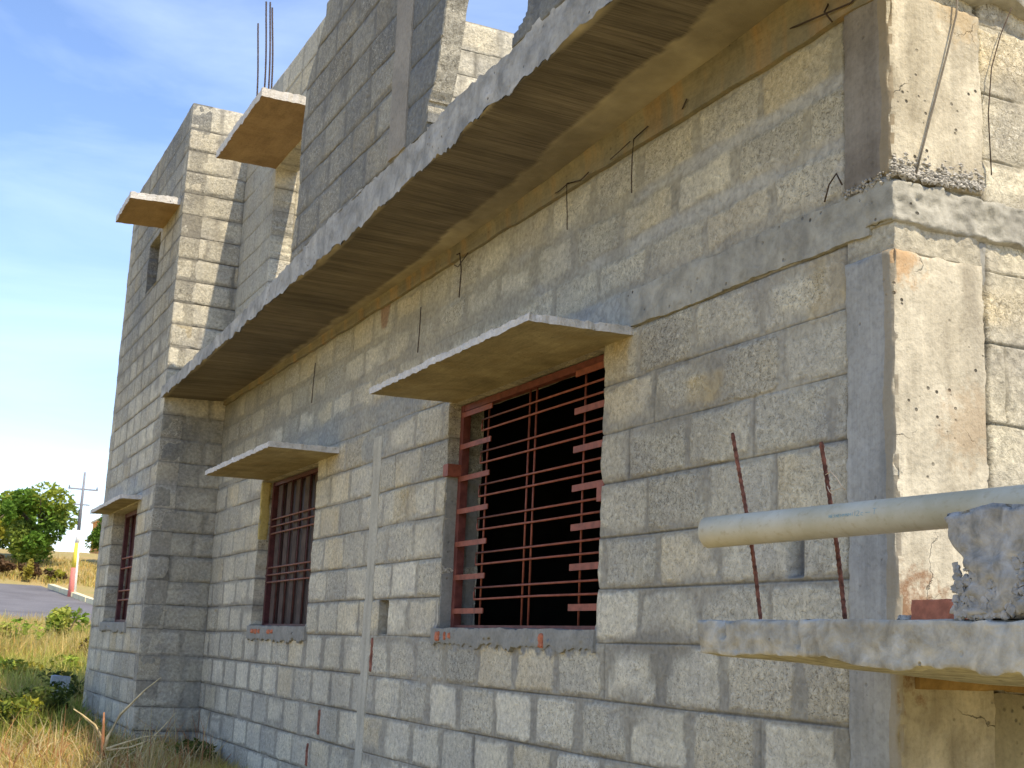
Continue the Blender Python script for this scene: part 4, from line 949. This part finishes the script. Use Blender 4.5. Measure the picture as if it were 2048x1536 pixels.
# power pole
pole = empty('power_pole', (-64, 5.35, 1.45)); zb = float(gz(-64, 0))
def ptube(nm, z0, z1, r0_, r1_, mat, dx=0): 
    return tube(nm, [(-64, 5.35, z0), (-64, 5.35, (z0+z1)/2), (-64, 5.35, z1)], [r0_, (r0_+r1_)/2, r1_], mat, pole, 14)
PW = m_simple('white_pole_paint', (.8, .78, .72), .7); PR = m_simple('faded_red_pole_paint', (.62, .20, .16), .7); PY_ = m_simple('yellow_pole_paint', (.80, .62, .08), .7); PG = m_simple('grey_steel', (.22, .22, .24), .6)
ptube('red_band', zb-.1, zb+1.35, .19, .15, PR); ptube('yellow_band', zb+1.35, zb+2.5, .15, .11, PY_); ptube('white_band', zb+2.5, zb+3.1, .11, .085, PW); ptube('shaft', zb+3.1, zb+5.85, .085, .05, PG)
tube('white_side_strip', [(-63.88, 5.46, zb), (-63.90, 5.44, zb+1.3), (-63.94, 5.41, zb+2.5)], [.075, .06, .04], PW, pole, 10)  # white strip up the right side of the base
v, f = box_geo(-64.05, -63.95, 4.68, 6.02, zb+5.0, zb+5.07); mesh_obj('crossarm', v, f, PG, pole)
v, f = box_geo(-64.05, -63.95, 5.0, 5.72, zb+4.28, zb+4.34); mesh_obj('crossarm', v, f, PG, pole)
for yy in (4.72, 5.98):
    tube('insulator', [(-64, yy, zb+5.07), (-64, yy, zb+5.2)], [.04, .025], PG, pole)
tag(pole, 'tall grey power pole with red, yellow and white painted base and two crossarms', 'power pole')

# orange house glimpsed beyond the trees
oh = empty('orange_house', (-96, 12.3, 5.2))
M_OR = m_simple('orange_wall_paint', (.75, .33, .08), .8)
v, f = box_geo(-100, -95, 10.75, 14.5, 4.6, 7.75); mesh_obj('wall', v, f, M_OR, oh)
v, f = merge([box_geo(-100.2, -94.8, 10.62, 14.7, 7.75, 7.9)]); mesh_obj('roof', v, f, m_simple('cream_trim', (.7, .6, .45), .8), oh)
v, f = box_geo(-94.99, -94.9, 11.5, 12.4, 6.2, 7.2); mesh_obj('window', v, f, M_ROOM, oh)
tag(oh, 'orange painted house far behind, glimpsed between the power pole and the grey block wall', 'house')

# ------------------------------------------------------------------ foliage
def leaf_cloud(cx, cy, cz, rx_, ry_, rz_, n, size, cols, seed, lumps=14, flat=.6):
    rg = np.random.RandomState(seed)
    lc = rg.normal(size=(lumps, 3)); lc /= np.linalg.norm(lc, axis=1)[:, None]; lc *= rg.uniform(.35, .85, (lumps, 1)); lr = rg.uniform(.22, .46, lumps)
    k = rg.randint(0, lumps, n); d = rg.normal(size=(n, 3)); d /= np.linalg.norm(d, axis=1)[:, None]
    P = lc[k]+d*(lr[k]*rg.uniform(.55, 1.05, n)**.6)[:, None]
    P *= np.array([rx_, ry_, rz_]); P += np.array([cx, cy, cz])
    a = rg.normal(size=(n, 3)); a[:, 2] *= flat; a /= np.linalg.norm(a, axis=1)[:, None]; b = np.cross(a, rg.normal(size=(n, 3))); b /= np.linalg.norm(b, axis=1)[:, None]
    s = size*rg.uniform(.6, 1.4, n)[:, None]
    V = np.stack([P-a*s, P+b*s*.45, P+a*s, P-b*s*.45], 1).reshape(-1, 3)
    c = np.array(cols)[rg.randint(0, len(cols), lumps)][k]*rg.uniform(.7, 1.3, (n, 1)); C = np.concatenate([c, np.ones((n, 1))], 1).repeat(4, 0)
    return V, np.arange(4*n).reshape(-1, 4), C
def tree(cx, cy, h, rr_, rz_, n, size, cols, seed, label, cat='tree', group=None, trunk=.16):
    z0 = float(gz(cx, cy)); t = empty('tree', (cx, cy, z0))
    V, Q, C = leaf_cloud(cx, cy, z0+h-rz_, rr_, rr_, rz_, n, size, cols, seed, 22)
    mesh_obj('crown', V, Q.tolist(), M_LEAF, t, False, C)
    rg = random.Random(seed); gs = [tube_geo([(cx, cy, z0-.2), (cx+.1, cy-.05, z0+h*.3), (cx+.05, cy+.1, z0+h*.7)], [trunk, trunk*.75, trunk*.3], 8)]
    for k in range(6):
        an = k*1.05+rg.random(); gs.append(tube_geo([(cx+.08, cy, z0+h*(.22+.06*k)), (cx+math.cos(an)*rr_*.4, cy+math.sin(an)*rr_*.4, z0+h*(.5+.04*k)), (cx+math.cos(an)*rr_*.75, cy+math.sin(an)*rr_*.75, z0+h*(.62+.04*k))], [trunk*.5, trunk*.3, trunk*.1], 6))
    v, f = merge(gs); mesh_obj('trunk', v, f, M_BARK, t, True)
    tag(t, label, cat, group); return t
G1 = [(.12, .22, .025), (.17, .29, .035), (.28, .33, .04), (.08, .15, .02), (.22, .29, .05)]
G2 = [(.30, .29, .03), (.36, .30, .04), (.18, .22, .03)]
tree(-80, 5.1, 4.5, 2.5, 2.1, 9000, .15, G1, 1001, 'broad dark green tree left of the power pole', group='trees beyond the road', trunk=.2)
tree(-78, 2.0, 4.6, 1.5, 1.9, 5000, .14, G1+G2, 1002, 'yellow-green tree at the left edge of the picture beyond the road', group='trees beyond the road')
tree(-84, 9.6, 3.3, 1.25, 1.4, 3000, .13, G1, 1003, 'small dark green tree between the power pole and the grey house', group='trees beyond the road', trunk=.1)
tree(-84, 3.2, 4.2, 2.2, 1.8, 6000, .15, G1[:3], 1004, 'green tree filling the gap behind the two trees at the left edge', group='trees beyond the road')
def shrub(cx, cy, r, h, n, size, cols, seed, label, name='shrub', cat='shrub'):
    z0 = float(gz(cx, cy)); V, Q, C = leaf_cloud(cx, cy, z0+h*.5, r, r, h*.55, n, size, cols, seed, 9)
    gs = []; rg = random.Random(seed)
    e = empty(name, (cx, cy, z0)); mesh_obj('foliage', V, Q.tolist(), M_LEAF, e, False, C)
    for k in range(7): an = rg.uniform(0, 6.28); gs.append(tube_geo([(cx, cy, z0-.02), (cx+math.cos(an)*r*.3, cy+math.sin(an)*r*.3, z0+h*.4), (cx+math.cos(an)*r*.7, cy+math.sin(an)*r*.7, z0+h*.8)], [.006*h*2, .005*h*2, .002*h*2], 5))
    v, f = merge(gs); mesh_obj('stems', v, f, M_BARK, e, True); tag(e, label, cat); return e
BR = [(.14, .08, .035), (.10, .065, .03), (.17, .11, .04)]; YL = [(.30, .26, .03), (.22, .24, .03), (.36, .30, .05)]
shrub(-74, 2.7, 1.0, 1.2, 1100, .12, BR, 1011, 'dark brown dry bush on the bank at the left edge')
shrub(-73, 4.2, .9, .9, 1000, .12, BR, 1012, 'dark brown dry bush on the bank left of the yellow sapling')
shrub(-71.5, 4.1, .38, 1.2, 500, .10, YL, 1013, 'bright yellow-green sapling on the bank below the broad dark tree')
shrub(-72, 5.4, .6, .7, 600, .10, BR+G2, 1014, 'low brown and green bush on the bank by the foot of the power pole')
WD = [(.20, .26, .03), (.14, .22, .02), (.28, .30, .05)]
WD = [(.30, .38, .05), (.22, .32, .04), (.40, .42, .08), (.14, .22, .03)]
shrub(-27, .65, .50, 1.10, 900, .065, WD, 1021, 'tall leafy green weed standing in front of the road')
shrub(-28, 1.35, .38, .80, 520, .055, WD, 1022, 'shorter leafy weed right of the tall one in front of the road')
shrub(-24, -.45, .42, .78, 560, .055, YL+WD, 1023, 'yellow-green weed left of the tall weed near the left edge')
shrub(-22.5, .62, .30, .60, 300, .035, BR+YL, 1024, 'thin brown seeding weed beside the far corner of the house')
shrub(-19, -.15, .32, .45, 520, .04, YL+WD, 1025, 'bright yellow-green low weed just above the concrete stub')
shrub(-18, -.95, .40, .42, 600, .04, YL+WD[:1], 1026, 'wide yellow-green weed patch left of the concrete stub')
DG = [(.05, .08, .015), (.08, .11, .02), (.12, .14, .03)]
shrub(-13.6, -1.12, .42, .42, 1100, .03, DG, 1031, 'dark green weed clump beside the corner of the block wall')
shrub(-12.6, -1.35, .38, .34, 900, .03, DG+G2, 1032, 'olive green weed clump nearest the left edge of the picture')
shrub(-15.8, -.55, .3, .40, 600, .03, DG, 1033, 'dark green weed clump behind the standing concrete stub')
shrub(-10.55, -.20, .24, .22, 420, .028, DG, 1034, 'low dark green weed at the foot of the facade in the inner corner')
# concrete stub
st = rough_box('concrete_stub', (-15.55, -15.40, -.78, -.58, -.98, -.50), m_conc('bluish_stub_concrete', (.26, .30, .33), (.36, .39, .41), 8, 50), None, .03, .008, 8, 1041, lambda X, Y, Z, T: (X+.05*(Z+.98), Y+.04*(Z+.98), Z), .01)
tag(st, 'small bluish grey concrete block stub standing in the weeds beside the wall corner', 'concrete stub')
# dead plant with long curved stalks
dp = empty('dead_plant', (-10.35, -1.02, float(gz(-10.35, 0)))); bx_, by_, bz_ = -10.35, -1.02, float(gz(-10.35, 0))+.02
def ray_pt(px, py, x):
    r = F*2596.7+R*(px-1024)-U*(py-768); tt = x/r.x; return Vector((x, r.y*tt-2.55, r.z*tt))
def stalk(pix, x, r, nm='stalk', mat=M_STRAW):
    pts = [ray_pt(p[0], p[1], x+i*.03) for i, p in enumerate(pix)]
    return tube(nm, pts, [r*(1-.75*i/(len(pts)-1)) for i in range(len(pts))], mat, dp, 7)
stalk([(208, 1500), (203, 1475), (190, 1450), (165, 1430), (147, 1418)], -10.4, .013)
stalk([(210, 1500), (215, 1475), (240, 1430), (262, 1408), (290, 1380), (322, 1355)], -10.3, .015)
stalk([(212, 1498), (250, 1485), (290, 1473), (330, 1470)], -10.2, .009)
stalk([(215, 1500), (260, 1495), (300, 1480), (325, 1455), (352, 1425)], -10.2, .008)
stalk([(207, 1536), (205, 1490), (207, 1450), (208, 1425)], -10.35, .020, 'stem', m_simple('reddish_stem', (.42, .20, .10), .9))
tag(dp, 'dead plant with long pale curved stalks and a reddish stem in the straw', 'plant')

# grass: one mesh of blades
rg = np.random.RandomState(5)
def blades(cx, cy, n_each, h, spread, w_, cols, lean=.5, z_off=0.):
    n = len(cx)*n_each
    X = np.repeat(cx, n_each)+rg.normal(0, spread, n)*np.repeat(np.ones(len(cx)), n_each); Y = np.repeat(cy, n_each)+rg.normal(0, spread, n)
    Z = gz(X, Y)-.01+z_off
    H = np.repeat(h*rg.uniform(.55, 1.35, len(cx)), n_each)*rg.uniform(.5, 1.2, n)
    an = rg.uniform(0, 2*np.pi, n); ln = np.abs(rg.normal(0, lean, n))*H; wa = rg.uniform(0, 2*np.pi, n)
    dx, dy = np.cos(an), np.sin(an); wx, wy = np.cos(wa)*w_, np.sin(wa)*w_
    lv = []
    for s, ws in ((0, 1.), (.5, .8), (1., .08)):
        px = X+dx*ln*s*s; py = Y+dy*ln*s*s; pz = Z+H*(s-.22*s*s*np.minimum(1.5, ln/np.maximum(H, 1e-3)))
        lv.append(np.stack([px-wx*ws, py-wy*ws, pz], 1)); lv.append(np.stack([px+wx*ws, py+wy*ws, pz], 1))
    V = np.stack(lv, 1).reshape(-1, 3); b = np.arange(n)*6
    Q = np.concatenate([np.stack([b, b+1, b+3, b+2], 1), np.stack([b+2, b+3, b+5, b+4], 1)])
    ci = np.repeat(rg.randint(0, len(cols), len(cx)), n_each); ci = np.where(rg.rand(n) < .35, rg.randint(0, len(cols), n), ci)
    C = np.array(cols)[ci]*rg.uniform(.75, 1.25, (n, 1)); C = np.concatenate([C, np.ones((n, 1))], 1).repeat(6, 0)
    return V, Q, C
def region(n, d0, d1, a0, a1, pw=1.0):
    d = d0+(d1-d0)*rg.rand(n)**pw; s = a0+(a1-a0)*rg.rand(n); return -d, -2.55+s*d
def okm(x, y):
    return ~((x > -14.6) & (x < -2.6) & (y > -.60+np.where(x > -11.5, .57, 0))) & ~((x < -14.4) & (x > -14.6) & (y > -.5))
DRY = [(.60, .42, .13), (.54, .35, .09), (.68, .50, .20), (.50, .42, .12), (.42, .40, .09), (.60, .50, .22)]
GRN = [(.16, .20, .03), (.24, .25, .05), (.34, .31, .07), (.48, .40, .14)]
parts = []
def put(n, d0, d1, a0, a1, k, h, sp, w_, cols, lean, pw=1.):
    x, y = region(n, d0, d1, a0, a1, pw); m__ = okm(x, y) & ~((y > 0) & (x > -14.6)); parts.append(blades(x[m__], y[m__], k, h, sp, w_, cols, lean))
put(900, 8.3, 11.5, .05, .30, 16, .13, .05, .0035, DRY, 1.1)
put(520, 8.8, 11.4, .085, .27, 22, .13, .06, .003, DRY, 2.2)      # straw heap
put(160, 9.0, 11.6, .09, .24, 5, .34, .05, .004, [(.62, .52, .28), (.55, .42, .2), (.45, .22, .10)], .9)
put(260, 10.2, 14.5, .085, .20, 16, .13, .05, .006, GRN[:2]+[(.10, .13, .02), (.30, .34, .06)], .9)
put(420, 12, 20, .05, .17, 14, .22, .06, .006, [(.30, .36, .06), (.40, .42, .09), (.24, .30, .05)], .7)
put(700, 16, 30, .04, .18, 14, .34, .09, .007, [(.36, .40, .07), (.46, .46, .10), (.58, .50, .14)], .6)
put(700, 11, 15, .03, .25, 14, .17, .05, .004, GRN+DRY[:2], .7)
put(700, 14, 30, .03, .20, 12, .26, .10, .007, GRN, .6)
put(1300, 15, 22, .03, .22, 12, .24, .08, .005, DRY+GRN[2:], .6)
put(2300, 22, 34, .02, .20, 13, .50, .12, .007, DRY+[GRN[3]], .45)
put(1500, 33, 44, .0, .18, 10, .34, .18, .010, DRY+GRN[2:], .5)
put(500, 71, 84, .03, .16, 12, .35, .3, .02, DRY+[(.30, .24, .06)], .5)
put(1200, 4, 40, -.9, .05, 10, .2, .08, .005, DRY+GRN, .7)
V = []; Q = []; C = []; o_ = 0
for v, q, c in parts: V.append(v); Q.append(q+o_); C.append(c); o_ += len(v)
tag(mesh_obj('grass', np.concatenate(V), np.concatenate(Q).tolist(), M_LEAF, None, False, np.concatenate(C)), kind='stuff')
